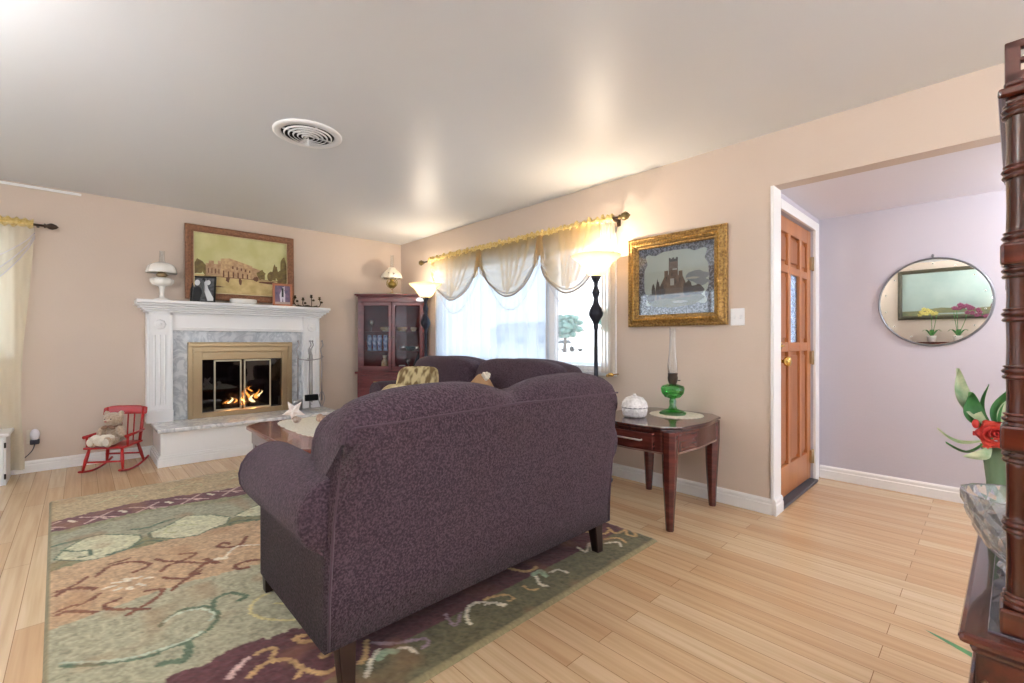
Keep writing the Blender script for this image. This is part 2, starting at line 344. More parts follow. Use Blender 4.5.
# ------------------------------------------------------------ outside
M_lawn = mat('pale_concrete_yard', 'ece6dc', .9, c2='ddd6c8', scale=.6)
struct(MB().box(-70, 60, 4.6, 90, -.25, -.15).box(-70, -.2, -60, 4.6, -.25, -.15).box(8.4, 60, -60, 4.6, -.25, -.15).box(-.2, 8.4, -60, -1.8, -.25, -.15).build('ground_outside', M_lawn))
struct(MB().box(-70, 60, 15, 22, -.15, -.13).build('road', mat('asphalt', '8f9298', .9)))
rnd = random.Random(3)
M_tree = mat('street_tree_foliage', '4c7464', .9, c2='7c9c90', scale=2, bump=.6, bscale=6)
M_bark = mat('bark', '6a5a4c', .9)
def tree(x, y, h, r, label):
    t = thing('street_tree', label, 'tree', (x, y, -.15), 0, None)
    MB().tube([(0, 0, 0), (.1, 0, h*.35), (0, .1, h*.6)], [.22, .16, .1]).build('trunk', M_bark, t)
    c = MB()
    for i in range(150):
        a = rnd.uniform(0, 2*PI); q = r*.95*math.sqrt(rnd.random()); z = rnd.uniform(h*.42, h*.92); s_ = rnd.uniform(.09, .2)*r
        q *= math.sqrt(max(.1, 1-((z/h-.66)/.32)**2)); c.ell((q*math.cos(a), q*math.sin(a), z), (s_*1.2, s_*1.2, s_*.8), 8, 5)
    c.build('crown', M_tree, t)
tree(-28.6, 41, 4.6, 2.1, 'broad green tree across the street seen through the window left of the lamp pole')
tree(-25.5, 47, 5.6, 2.0, 'taller green tree across the street seen through the window right of the lamp pole')
def car(x, y, col, name, label):
    t = thing(name, label, 'car', (x, y, -.13)); L, w_ = 4.4, 1.75
    side = [(-2.2, .3), (-2.2, .75), (-1.9, .95), (-1.2, 1.0), (-.6, 1.42), (.9, 1.45), (1.5, 1.02), (2.1, .9), (2.2, .6), (2.2, .3)]
    MB().prism(side, lambda u, v, q: (u, (q-.5)*w_, v)).build('body', mat(name+'_paint', col, .3, coat=.5), t, bevel=.06)
    MB().prism([(-1.0, 1.02), (-.52, 1.36), (.85, 1.39), (1.3, 1.03)], lambda u, v, q: (u, (q-.5)*(w_+.02), v)).build('side_window', mat('car_glass', '2a3238', .1), t)
    for sx in (-1.35, 1.35):
        for sy in (-.82, .82):
            MB(Matrix.Translation((sx, sy, .32)) @ Matrix.Rotation(R(90), 4, 'X')).lathe([(0, -.1), (.32, -.1), (.32, .1), (0, .1)], n=18).build('wheel', M_black, t)
car(-31.4, 45.0, 'f2f2f0', 'white_sedan', 'white sedan parked across the street outside the window')
h = thing('far_house', 'pale low house across the street beyond the parked cars', 'house', (-44, 52, -.15))
MB().box(-7, 7, -3, 3, 0, 2.8).build('wall', mat('stucco', 'd8cfc2', .9), h)
MB().prism([(-3.6, 2.8), (0, 4.4), (3.6, 2.8)], lambda u, v, q: ((q-.5)*15, u, v)).build('roof', mat('shingle', '8a7f7a', .9), h)
for x in (-4.5, 0, 4.5): MB().box(x-.7, x+.7, -3.05, -2.98, 1, 2.1).build('window', mat('car_glass', '2a3238', .1), h)
# ------------------------------------------------------------ ceiling register
v = thing('ceiling_vent', 'round white ceiling air vent with concentric louvre rings', 'vent', (2.575, 1.057, 2.44))
MB().lathe([(.205, 0), (.205, -.005), (.195, -.010), (.163, -.015), (.16, -.004)], n=48).build('rim', M_white, v)
MB().lathe([(0, -.0015), (.156, -.0015)], n=40).build('duct_shade_disc', mat('vent_shadow_black', '2a2725', .9), v)  # dark disc painted for the shade inside the duct
for i, r in enumerate((.138, .112, .086, .06, .034)):
    MB().lathe([(r+.004, -.010-.002*i), (r-.003, -.018-.002*i), (r-.001, -.020-.002*i), (r+.006, -.012-.002*i), (r+.004, -.010-.002*i)], n=40).build('louvre_ring', M_white, v)
MB().tube([(0, 0, -.004), (0, 0, -.065)], .004).ell((0, 0, -.066), (.006, .006, .006)).build('adjusting_stem', M_white, v)
M_vs = M_white
MB().box(-.155, .155, -.004, .004, -.012, -.004).box(-.004, .004, -.155, .155, -.012, -.004).build('cross_bar', M_white, v)
# switch plate + outlet
s_ = thing('light_switch_plate', 'white double light switch plate right of the gilt castle picture', 'light switch', (4.428, 3.2, 1.272))
MB().box(-.045, .045, -.007, 0, -.058, .058).build('plate', M_white, s_, bevel=.003)
for x in (-.02, .02): MB().box(x-.006, x+.006, -.018, -.006, -.012, .012).build('toggle', M_white, s_, bevel=.002)
s_ = thing('wall_outlet', 'wall socket above the baseboard beside the rocking chair', 'socket', (0, -.30, .30))
MB().box(0, .006, -.036, .036, -.058, .058).build('plate', mat('ivory_plastic', 'd8cdbf', .4), s_, bevel=.002)
a = thing('plug_in_night_light', 'white plug-in with dark base and cord in the wall socket', 'night light', (.006, -.285, .27))
MB().ell((.035, 0, .05), (.032, .03, .05)).build('dome', mat('frosted_plastic', 'eceaf2', .3), a)
MB().box(.002, .06, -.028, .028, -.03, .01).build('base', mat('dark_plastic', '2b2530', .4), a, bevel=.006)
MB().tube(spline([(.03, 0, -.03), (.035, -.02, -.09), (.03, -.09, -.17), (.03, -.14, -.22), (.05, -.16, -.27)]), .0035).build('cord', mat('grey_cord', '4b4a52', .5), a)
# low white cabinet under the left window
c_ = thing('low_white_cabinet', 'low white painted cabinet under the left window at the photo edge', 'cabinet', (.05, -.42, 0))
MB().box(0, .33, -.95, 0, .0, .375).build('carcass', M_white, c_, bevel=.003)
MB().box(-.01, .35, -.97, .02, .375, .40).build('top', M_white, c_, bevel=.008)
for y in (-.93, -.46):
    d_ = MB().box(.33, .345, y, y+.45, .03, .36).build('door', M_white, c_, bevel=.004)
    MB().ell((.355, y+.06, .2), (.012, .012, .012)).build('knob', M_brass2, d_)
for z in (.07, .31): MB().tube([(.345, -.004, z-.02), (.345, -.004, z+.02)], .006).build('hinge', M_black, c_)
# ================================================================== rug
RC=[
('brown',0.016,[(2.83,-0.09),(2.8,-0.06),(2.82,-0.01),(2.87,0.03)]),
('brown',0.014,[(2.79,-0.09),(2.78,-0.05),(2.75,-0.02),(2.71,0.01)]),
('brown',0.014,[(3.03,-0.09),(3.02,-0.07),(3.05,-0.03),(3.11,0.02)]),
('brown',0.014,[(3.0,-0.09),(2.98,-0.05),(2.99,-0.01),(2.94,0.04)]),
('brown',0.014,[(3.05,0.1),(3.06,0.06),(3.08,0.05),(3.13,0.07),(3.19,0.14),(3.23,0.18)]),
('brown',0.014,[(3.22,0.11),(3.2,0.14),(3.17,0.19),(3.12,0.23),(3.08,0.24),(3.06,0.21),(3.05,0.19)]),
('brown',0.013,[(2.96,0.26),(3.0,0.29),(3.04,0.34),(3.0,0.4)]),
('brown',0.014,[(3.12,0.27),(3.08,0.3),(3.04,0.35),(3.03,0.39)]),
('cream',0.012,[(2.9,0.06),(2.9,0.09)]),
('cream',0.012,[(2.95,0.09),(2.94,0.11)]),
('cream',0.014,[(2.98,0.14),(2.96,0.14)]),
('cream',0.012,[(2.95,0.17),(2.99,0.19)]),
('cream',0.012,[(2.87,0.15),(2.88,0.19)]),
('cream',0.012,[(2.91,0.2),(2.92,0.22)]),
('cream',0.012,[(2.85,0.13),(2.89,0.14)]),
('cream',0.012,[(2.86,0.09),(2.88,0.12)]),
('dgreen',0.012,[(3.44,-0.08),(3.5,-0.01),(3.55,0.07),(3.58,0.13),(3.58,0.19),(3.58,0.25),(3.56,0.3),(3.55,0.32),(3.5,0.36),(3.45,0.37),(3.39,0.36),(3.36,0.34),(3.35,0.32),(3.33,0.28),(3.34,0.25),(3.37,0.21),(3.4,0.19)]),
('pale',0.009,[(3.42,-0.08),(3.48,-0.01),(3.54,0.07),(3.56,0.13),(3.57,0.2),(3.57,0.25),(3.55,0.3)]),
('pale',0.008,[(3.49,0.34),(3.45,0.36),(3.41,0.35),(3.37,0.33),(3.35,0.28),(3.35,0.24),(3.38,0.21)]),
('dgreen',0.02,[(3.6,0.25),(3.65,0.24),(3.69,0.22),(3.67,0.19),(3.66,0.16)]),
('dgreen',0.014,[(3.39,0.37),(3.33,0.39),(3.32,0.44),(3.35,0.47),(3.4,0.49),(3.41,0.46)]),
('yell',0.01,[(3.44,0.57),(3.45,0.52),(3.5,0.48),(3.56,0.47),(3.63,0.5),(3.69,0.55),(3.72,0.59)]),
('yell',0.01,[(3.54,0.63),(3.57,0.6),(3.54,0.56)]),
('gold',0.014,[(3.92,0.65),(3.9,0.6),(3.87,0.55),(3.83,0.54),(3.84,0.57)]),
('gold',0.014,[(3.98,0.63),(3.98,0.59),(4.0,0.57),(4.0,0.59)]),
('gold',0.014,[(3.93,0.36),(3.91,0.39),(3.9,0.42),(3.92,0.47),(3.96,0.49),(4.01,0.5),(4.07,0.53),(4.09,0.57),(4.08,0.6)]),
('gold',0.012,[(3.83,0.41),(3.82,0.43),(3.83,0.46),(3.86,0.46),(3.9,0.43)]),
('gold',0.012,[(4.04,0.47),(4.01,0.5)]),
('pink',0.014,[(3.89,0.31),(3.86,0.34),(3.83,0.38)]),
('dgreen',0.014,[(2.48,0.09),(2.46,0.18),(2.41,0.26),(2.47,0.31)]),
('dgreen',0.016,[(2.16,0.22),(2.19,0.28),(2.16,0.34),(2.13,0.41)]),
('dgreen',0.018,[(2.15,-0.1),(2.14,-0.04),(2.14,0.01)]),
('pale2',0.01,[(2.39,0.39),(2.34,0.35),(2.26,0.38),(2.28,0.43),(2.34,0.5)]),
('dgreen',0.01,[(2.25,-0.07),(2.32,-0.02),(2.35,0.03),(2.43,0.03),(2.42,-0.01)]),
('brown',0.014,[(2.73,0.04),(2.65,0.09),(2.66,0.17),(2.74,0.23),(2.78,0.22),(2.8,0.17)]),
('brown',0.012,[(2.62,0.09),(2.61,0.17)]),
('brown',0.014,[(2.71,0.26),(2.78,0.3),(2.82,0.35),(2.79,0.41),(2.76,0.41),(2.73,0.36)]),
('brown',0.014,[(2.88,0.26),(2.83,0.3),(2.85,0.36),(2.92,0.42),(2.95,0.47)]),
('brown',0.018,[(2.88,0.44),(2.97,0.47)]),
('brown',0.014,[(3.02,0.35),(2.95,0.41),(2.93,0.43)]),
('brown',0.015,[(2.73,0.66),(2.82,0.61),(2.81,0.55),(2.76,0.52),(2.73,0.55),(2.77,0.57)]),
('brown',0.016,[(3.08,0.64),(3.05,0.58),(3.06,0.53),(3.11,0.53),(3.12,0.57)]),
('cream',0.01,[(2.94,0.51),(2.87,0.55),(2.83,0.6),(2.89,0.68)]),
('cream',0.02,[(2.92,0.48),(2.94,0.51)]),
('dgreen',0.014,[(2.46,0.64),(2.44,0.69),(2.51,0.78)]),
('lav',0.01,[(4.05,0.73),(4.11,0.79),(4.16,0.88),(4.19,0.88),(4.2,0.85)]),
('cream',0.012,[(4.1,0.73),(4.14,0.68),(4.19,0.64)]),
('cream',0.01,[(4.14,0.77),(4.16,0.81),(4.21,0.82)]),
('lgreen',0.022,[(4.14,0.71),(4.13,0.74),(4.15,0.77)]),
('lav',0.008,[(4.09,1.03),(4.18,1.01),(4.13,1.08)]),
('cream',0.011,[(4.21,1.06),(4.15,1.09),(4.11,1.16),(4.16,1.22),(4.21,1.24)]),
('gold',0.014,[(4.12,0.65),(4.1,0.68),(4.03,0.72)]),
('cream',0.01,[(4.13,1.52),(4.2,1.48),(4.23,1.49)]),
('gold',0.01,[(4.16,1.41),(4.2,1.41),(4.22,1.44)]),
('cream',0.01,[(4.16,1.59),(4.17,1.64),(4.22,1.65)]),
('lgreen',0.02,[(4.12,1.52),(4.12,1.57),(4.17,1.55)]),
('gold',0.01,[(4.12,1.21),(4.13,1.26),(4.16,1.31),(4.2,1.31),(4.2,1.28)]),
('cream',0.01,[(4.15,1.19),(4.17,1.23),(4.21,1.25)]),
('cream',0.01,[(4.09,1.9),(4.15,1.89),(4.1,1.99),(4.16,1.93)]),
('cream',0.01,[(4.16,2.05),(4.2,2.11),(4.24,2.08)]),
('gold',0.011,[(4.13,2.09),(4.17,2.16),(4.23,2.14)]),
('gold',0.012,[(4.05,2.24),(4.12,2.2),(4.14,2.24),(4.14,2.29),(4.18,2.24),(4.23,2.25),(4.18,2.3)]),
]
RP=[
[(2.37,-0.1),(2.24,-0.06),(2.13,0.02),(2.13,0.09),(2.29,0.24),(2.36,0.24),(2.46,0.18),(2.5,0.1),(2.5,0.03),(2.43,-0.05)],
[(2.29,0.28),(2.23,0.38),(2.12,0.48),(2.22,0.6),(2.34,0.67),(2.44,0.63),(2.47,0.54),(2.52,0.47),(2.48,0.37),(2.38,0.28)],
[(2.33,0.7),(2.25,0.81),(2.22,0.91),(2.33,0.99),(2.5,0.88),(2.38,0.72)],
]
#fp
# (202, 360) (0.12, 0.883, 0.92)
# (282, 360) (0.12, 1.634, 0.899)
# (202, 411) (0.12, 0.883, 0.405)
# (282, 411) (0.12, 1.634, 0.326)
# (214.4, 360) (0.12, 0.989, 0.917)
# (271.5, 360) (0.12, 1.526, 0.902)
# (243, 360) (0.12, 1.248, 0.91)
# (172, 320) (0.12, 0.639, 1.316)
# (302, 325) (0.12, 1.849, 1.298)
RX0, RX1, RY0, RY1 = 1.165, 4.33, -.125, 2.31
def make_rug():
    st = .0085; nx = int((RX1-RX0)/st); ny = int((RY1-RY0)/st)
    xs = np.linspace(RX0, RX1, nx+1); ys = np.linspace(RY0, RY1, ny+1); X, Y = np.meshgrid(xs, ys)
    def L(h): return np.array(lin(h)[:3])
    rs = np.random.RandomState(5)
    def smooth_noise(cx, cy):
        g = rs.rand(cy+3, cx+3); fx = (X-RX0)/(RX1-RX0)*cx; fy = (Y-RY0)/(RY1-RY0)*cy
        ix = fx.astype(int); iy = fy.astype(int); tx = fx-ix; ty = fy-iy; tx = tx*tx*(3-2*tx); ty = ty*ty*(3-2*ty)
        return (g[iy, ix]*(1-tx)+g[iy, ix+1]*tx)*(1-ty)+(g[iy+1, ix]*(1-tx)+g[iy+1, ix+1]*tx)*ty
    C = np.zeros(X.shape+(3,))
    wv = .035*np.sin(Y*5.2)+.03*(smooth_noise(10, 12)-.5)+.022*(smooth_noise(120, 90)-.5)
    bands = [(-1, 'b8a27c'), (1.66, '70454a'), (1.88, 'a09b80'), (2.50, 'bd9d7a'), (3.13, 'a8a286'), (3.80, '613a3c'), (4.12, '6a6348')]
    for i, (x0, c) in enumerate(bands):
        k = 1 if i < 5 else (.0 if i == 6 else 2.0)
        C[X+wv*k >= x0] = L(c)
    C[(X+wv*1.4 > 2.37) & (X+wv < 2.50)] = L('85825f'); C[(X+wv > 1.88) & (X+wv*1.6 < 1.95)] = L('8f8d6a')
    # burgundy wedge widening towards the far side
    C[(X > 3.62+.28*np.clip((.95-Y)/.6, 0, 1)) & (X < 4.12) & (X+wv*2 > 3.60)] = L('613a3c')
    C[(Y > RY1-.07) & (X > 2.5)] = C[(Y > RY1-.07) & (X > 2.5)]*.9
    cols = dict(brown='7a4a34', cream='ddd3bb', dgreen='5f7058', pale='bcc4ac', pale2='b9b98d', yell='cdbf88', gold='c19c6a', pink='d0b0a4', lav='9a8088', lgreen='98a888')
    def inside(poly):
        m = np.zeros(X.shape, bool); n = len(poly)
        for i in range(n):
            (x1, y1), (x2, y2) = poly[i], poly[(i+1) % n]
            if y1 == y2: continue
            m ^= ((Y > min(y1, y2)) & (Y <= max(y1, y2)) & (X < (x2-x1)*(Y-y1)/(y2-y1)+x1))
        return m
    def stroke(pts, wd, col, dy=0):
        wd = wd*.86
        p = spline([(a, b+dy, 0) for a, b in pts], 5) if len(pts) > 2 else [Vector((a, b+dy, 0)) for a, b in pts]
        p = np.array([(q.x, q.y) for q in p])
        lo = p.min(0)-.05; hi = p.max(0)+.05
        i0, i1 = np.searchsorted(xs, lo[0]), np.searchsorted(xs, hi[0]); j0, j1 = np.searchsorted(ys, lo[1]), np.searchsorted(ys, hi[1])
        if i1-i0 < 1 or j1-j0 < 1: return
        XX = X[j0:j1, i0:i1]; YY = Y[j0:j1, i0:i1]; D = np.full(XX.shape, 9.)
        for a, b in zip(p[:-1], p[1:]):
            d = b-a; l = max(d@d, 1e-9); t = np.clip(((XX-a[0])*d[0]+(YY-a[1])*d[1])/l, 0, 1)
            D = np.minimum(D, np.hypot(XX-a[0]-t*d[0], YY-a[1]-t*d[1]))
        C[j0:j1, i0:i1][D < wd*.85] = L(cols[col])
    for dy in (0, 1.28, 2.0):
        for i, p in enumerate(RP):
            q = [(a, b+dy) for a, b in p]
            if dy and min(b for a, b in q) < 1.0: continue
            C[inside(q)] = L('c9c6a4')
            for a, b in zip(q, q[1:]+q[:1]): stroke([a, b], .007, 'dgreen')
    for dy in (0, .98, 1.6):
        for c, wd, p in RC:
            q = [(a, b+dy) for a, b in p]
            if dy and min(b for a, b in q) < 1.02: continue
            if dy and p[0][0] > 3.95: continue
            stroke(p, wd, c, dy)
    # twisted pink lattice on the narrow burgundy band
    y = RY0-.1
    while y < RY1+.1:
        for a, b in (((1.70, y), (1.85, y+.17)), ((1.85, y+.02), (1.70, y+.15))):
            stroke([a, ((a[0]+b[0])/2, (a[1]+b[1])/2), b], .010, 'pink')
        stroke([(1.73, y+.19), (1.78, y+.21)], .016, 'cream'); stroke([(1.81, y+.10), (1.84, y+.115)], .012, 'pink')
        y += .235
    for y in np.arange(.1, 2.3, .38): stroke([(1.45, y), (1.38, y+.1), (1.42, y+.2), (1.48, y+.19)], .008, 'pale2')
    # yarn flecks and worn patches (the wool's own mottling)
    C *= (1 + .42*(rs.rand(*X.shape)-.5)[..., None]+.45*(smooth_noise(190, 150)-.5)[..., None])
    pt = np.clip((smooth_noise(30, 24)-.62)*3, 0, 1)[..., None]; C = C*(1-pt*.35)+L('a5744e')*pt*.35
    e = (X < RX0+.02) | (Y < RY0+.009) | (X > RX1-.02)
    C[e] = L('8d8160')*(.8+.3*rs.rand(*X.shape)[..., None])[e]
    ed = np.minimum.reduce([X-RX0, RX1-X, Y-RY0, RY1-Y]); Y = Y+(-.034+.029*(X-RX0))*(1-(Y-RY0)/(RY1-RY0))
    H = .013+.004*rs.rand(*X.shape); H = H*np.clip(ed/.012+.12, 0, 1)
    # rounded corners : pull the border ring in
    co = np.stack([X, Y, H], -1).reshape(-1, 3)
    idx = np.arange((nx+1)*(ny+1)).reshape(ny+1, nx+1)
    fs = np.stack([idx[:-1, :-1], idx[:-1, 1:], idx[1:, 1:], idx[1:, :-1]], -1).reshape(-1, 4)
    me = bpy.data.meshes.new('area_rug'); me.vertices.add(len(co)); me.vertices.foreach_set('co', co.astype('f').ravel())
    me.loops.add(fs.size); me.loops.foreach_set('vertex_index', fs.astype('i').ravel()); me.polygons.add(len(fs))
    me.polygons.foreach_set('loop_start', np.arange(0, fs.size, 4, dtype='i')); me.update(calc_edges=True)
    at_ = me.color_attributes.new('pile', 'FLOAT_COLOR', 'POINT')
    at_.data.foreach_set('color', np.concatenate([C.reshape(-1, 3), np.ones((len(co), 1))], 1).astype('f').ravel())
    m = bpy.data.materials.new('woven_rug_pile'); m.use_nodes = True; nt = m.node_tree; b = nt.nodes['Principled BSDF']
    a = nt.nodes.new('ShaderNodeVertexColor'); a.layer_name = 'pile'; nt.links.new(a.outputs[0], b.inputs['Base Color'])
    b.inputs['Roughness'].default_value = 1; b.inputs['Specular IOR Level'].default_value = .1; b.inputs['Sheen Weight'].default_value = .2
    me.materials.append(m)
    o = bpy.data.objects.new('area_rug', me); COL.objects.link(o)
    return tag(o, 'large patterned area rug in olive, tan and burgundy scrolls under the plum loveseat', 'rug')
make_rug()

# ================================================================== sofas
def make_sofa(name, label, hw, T_loc, rz, legz0=.015):
    """local: front -Y, hw = half width of the back"""
    t = thing(name, label, 'sofa', T_loc, rz)
    # hull under the cushions
    MB().box(-hw+.02, hw-.02, -.385, .40, .16, .33).build('seat_frame', M_sofa, t, bevel=.012)
    # back : lofted section with two humps
    def top(x):
        q = abs(x)/hw*2-1                      # -1..1 over one half
        z = .895+.064*(1-abs(q)**2.6)
        e = max(0, (abs(x)-(hw-.07))/.07)
        return z-.05*e*e
    mb = MB(); loops = []
    hb = hw; xs_ = [-hw, -hw+.008, -hw+.025, -hw+.05]+[(-hw+.08)+(2*hw-.16)*i/44 for i in range(45)]+[hw-.05, hw-.025, hw-.008, hw]
    for x in xs_:
        zt = top(x); L_ = []; e = max(0, (abs(x)-(hw-.05))/.05); sh = .03*e**2.4
        L_.append((x, .44-sh*.2, .16)); L_.append((x, .445-sh*.2, .3)); L_.append((x, .478-sh*.4, .55)); L_.append((x, .515-sh*.6, .80))
        yr = .528-sh; zc = zt-.085; rr = .085
        for k in range(9):
            a = -.1+(PI+.2)*k/8; L_.append((x, yr-rr+rr*math.cos(a)-(0 if k < 5 else (k-4)*.012), zc+(rr-sh*.3)*math.sin(a)))
        L_.append((x, .29+sh, .6)); L_.append((x, .27+sh, .3)); L_.append((x, .27+sh, .16))
        loops.append(L_)
    loops = [[((p[0] if p[2] > .75 else p[0]*(1+.02/hw*min(1, (.75-p[2])/.15))), p[1], p[2]) for p in l] for l in loops]
    mb.loft(loops); bk = mb.build('backrest', M_sofa, t)
    # seam welt under the humps, on the outside back
    MB().tube([(x, .525, .86-.012*abs(x/hw)) for x in [(-hw+.03)+(2*hw-.06)*i/20 for i in range(21)]], .0045, 6).build('welt', M_pipe, bk)
    for s in (-1, 1):
        MB().tube([(s*(hw+.016), .441, .165), (s*(hw+.016), .447, .33), (s*(hw+.012), .470, .56), (s*(hw+.0), .487, .72), (s*(hw-.006), .497, .82)], .0045, 6).build('side_welt', M_pipe, bk)
    # back cushions
    for s in (-1, 1):
        c = MB(); c.ell((s*hw/2, .225+.05*(hw > 1), .665+.05*(hw > 1)), (hw/2-.02, .125+.025*(hw > 1), .212+.03*(hw > 1)), 32, 18, e=.52, rot=Matrix.Rotation(R(-9), 3, 'X'))
        c.build('back_cushion', M_sofa, t)
        c = MB(); c.ell((s*(hw-.02)/2*.92, -.07, .385), ((hw-.09)/2, .355, .085), 32, 14, e=.38); c.build('seat_cushion', M_sofa, t)
    # rolled arms
    for s in (-1, 1):
        prof = []
        ox, cx_, cz, r_ = hw+.03, hw-.015, .572, .122
        prof = [(hw-.14, .16), (ox, .16), (ox, cz-.10)]
        for k in range(15):
            a = -PI*.30+(PI*1.5)*k/14
            prof.append((cx_+r_*math.cos(a), cz+r_*math.sin(a)))
        prof.append((hw-.14, .42))
        gx = sum(p[0] for p in prof)/len(prof); gz = .45
        mb = MB(); loops = []
        for y, q in ((-.245, .86), (-.24, .94), (-.225, .985), (-.19, 1), (-.0, 1), (.2, 1), (.41, 1), (.43, .985), (.44, .94)):
            lp = [(s*(cx_+(p[0]-cx_)*q), y, (cz+(p[1]-cz)*q) if p[1] > .3 else p[1]) for p in prof]
            loops.append(lp)
        arm = mb.loft(loops).build('arm', M_sofa, t)
        MB().tube([(s*(cx_+(p[0]-cx_)*.97), -.240, cz+(p[1]-cz)*.95) for p in prof[2:-1]], .005, 6).build('arm_welt', M_pipe, arm)
        mb2 = MB().tube([(s*(ox+.001), y, cz-.112) for y in (-.22, 0, .43)], .0045, 6).build('arm_seam', M_pipe, arm)
    for sx in (-1, 1):
        for y, lean in ((-.345, -.015), (.395, .02)):
            x = sx*(hw-(.04 if y < 0 else .05)); b_ = .021; tp = .03; legz = (.015 if y < 0 else legz0)
            MB().loft([[(x-b_, y+lean-b_, legz), (x+b_, y+lean-b_, legz), (x+b_, y+lean+b_, legz), (x-b_, y+lean+b_, legz)],
                       [(x-tp, y-tp, .175), (x+tp, y-tp, .175), (x+tp, y+tp, .175), (x-tp, y+tp, .175)]], sm=False).build('leg', M_legs, t, bevel=.003)
    return t
make_sofa('loveseat', 'plum chenille loveseat with rolled arms in the foreground, its back to the camera', .72, (3.77, 1.28, 0), R(-90))
make_sofa('sofa', 'plum chenille sofa under the sheer curtained window, behind the coffee table', 1.06, (2.31, 2.42, 0), 0, legz0=0)
# pillows on the far sofa
M_tap = mat('tapestry_fabric', 'cdbb8e', .9, c2='77603f', scale=7, stretch=(3.2, 3.2, .7), lo=.42, hi=.60, detail=1, bump=.2, bscale=90)
M_tap2 = mat('tan_patterned_fabric', 'd8c9a0', .9, c2='a88a5c', scale=14)
p = MB(); rt = (Matrix.Rotation(R(38), 3, 'Z') @ Matrix.Rotation(R(-25), 3, 'X'))
p.ell((0, 0, 0), (.22, .065, .19), 28, 14, e=.45, rot=rt)
q = tag(p.build('throw_pillow', [M_tap]), 'brown and gold tapestry throw pillow leaning on the left arm of the far sofa', 'pillow', 'pillows on the far sofa'); q.location = (1.69, 2.42, .675)
p = MB(); p.ell((0, 0, 0), (.17, .06, .15), 28, 14, e=.45, rot=(Matrix.Rotation(R(15), 3, 'Z') @ Matrix.Rotation(R(-55), 3, 'X')))
q = tag(p.build('throw_pillow', [M_tap2]), 'cream and yellow throw pillow lying in front of the tapestry pillow', 'pillow', 'pillows on the far sofa'); q.location = (1.58, 2.20, .565)
q = thing('tasselled_pillow', 'tan throw pillow with a cream ruffled corner on the middle of the far sofa', 'pillow', (2.70, 2.36, .64), 0, 'pillows on the far sofa')
MB().ell((0, 0, 0), (.17, .05, .17), 28, 14, e=.42, rot=Matrix.Rotation(R(-22), 3, 'X') @ Matrix.Rotation(R(38), 3, 'Y')).build('cushion', mat('tan_fabric', 'a98460', .9), q)
rf = MB()
for k in range(9):
    a = 2*PI*k/9; rf.ell((.08+.03*math.cos(a), .02+.01*math.sin(a*2), .185+.022*math.sin(a)), (.016, .014, .016), 8, 6)
rf.ell((.08, .02, .185), (.02, .02, .02), 8, 6).build('corner_ruffle', M_lace, q)

# ================================================================== coffee table
t = thing('coffee_table', 'dark cherry coffee table with chamfered corners between the two sofas', 'table', (1.62, .90, 0))
LX, LY, ZT = 1.25, .78, .47
def oct_(o, c): return [(c-o, -o), (LX-c+o, -o), (LX+o, c-o), (LX+o, LY-c+o), (LX-c+o, LY+o), (c-o, LY+o), (-o, LY-c+o), (-o, c-o)]
f3 = lambda u, v, w_: (u, v, w_)
MB().prism(oct_(.0, .11), f3, 0, (ZT-.03, ZT)).build('tabletop', mat('coffee_table_wood', '6e3222', .16, c2='874332', scale=5, stretch=(1, 6, 1), coat=.4), t, bevel=.008)
MB().prism(oct_(-.03, .11), f3, 0, (ZT-.13, ZT-.03)).build('apron', M_cherryT, t, bevel=.003)
def curvy_leg(x, y, dx, dy, h, name='leg', m=M_cherryT, w0=.034, w1=.016):
    lp = []
    for k, (z, off, wd) in enumerate(((0.0, .004, w1), (h*.3, .0, w1*1.2), (h*.62, -.012, w0*.9), (h*.85, -.008, w0), (h, 0, w0))):
        cx_, cy_ = x+dx*off, y+dy*off; lp.append([(cx_-wd, cy_-wd, z), (cx_+wd, cy_-wd, z), (cx_+wd, cy_+wd, z), (cx_-wd, cy_+wd, z)])
    return MB().loft(lp, sm=False).build(name, m, t, bevel=.004)
for a, b in ((.09, .09), (LX-.09, .09), (.09, LY-.09), (LX-.09, LY-.09)):
    o = curvy_leg(a, b, 0, 0, ZT-.05)
    o.location.z = .015; o.scale.z = (ZT-.065)/(ZT-.05)
# lace runner
def scallop(cx_, cy_, rx, ry, n, amp, seg=120, sq=1.0):
    out = []
    for i in range(seg):
        a = 2*PI*i/seg; k = 1+amp*abs(math.sin(n*a/2)); ca, sa = math.cos(a), math.sin(a)
        ca = math.copysign(abs(ca)**sq, ca); sa = math.copysign(abs(sa)**sq, sa); out.append((cx_+rx*k*ca, cy_+ry*k*sa))
    return out
q = MB().prism(scallop(0, 0, .44, .24, 34, .05, 200, .55), f3, 0, (0, .003)).build('lace_runner', M_lace)
tag(q, 'ivory lace runner spread on the coffee table', 'runner'); q.location = (2.12, 1.33, ZT+.001)
# sea shells
M_shell = mat('white_shell', 'f0e8e2', .35, c2='e0cfc6', scale=30, bump=.3, bscale=60); M_shell2 = mat('tan_shell', 'cdb09a', .4, c2='8e6a55', scale=35)
def star(lbl, loc, r, m, tilt):
    mb = MB(); vs = [(0, 0, .022*r/.07)]; n = 10
    for i in range(n):
        a = 2*PI*i/n; q_ = r if i % 2 == 0 else r*.42; vs.append((q_*math.cos(a), q_*math.sin(a), 0 if i % 2 == 0 else .004))
    vs.append((0, 0, -.012)); fs = [(0, 1+i, 1+(i+1) % n) for i in range(n)]+[(n+1, 1+(i+1) % n, 1+i) for i in range(n)]
    mb.add(vs, fs); o = mb.build('starfish', m, bevel=.002); o.rotation_euler = tilt; o.location = loc; return tag(o, lbl, 'starfish')
star('white starfish standing up on the lace runner at the fireplace end of the coffee table', (1.80, 1.22, .555), .10, M_shell, (R(80), R(18), R(45)))
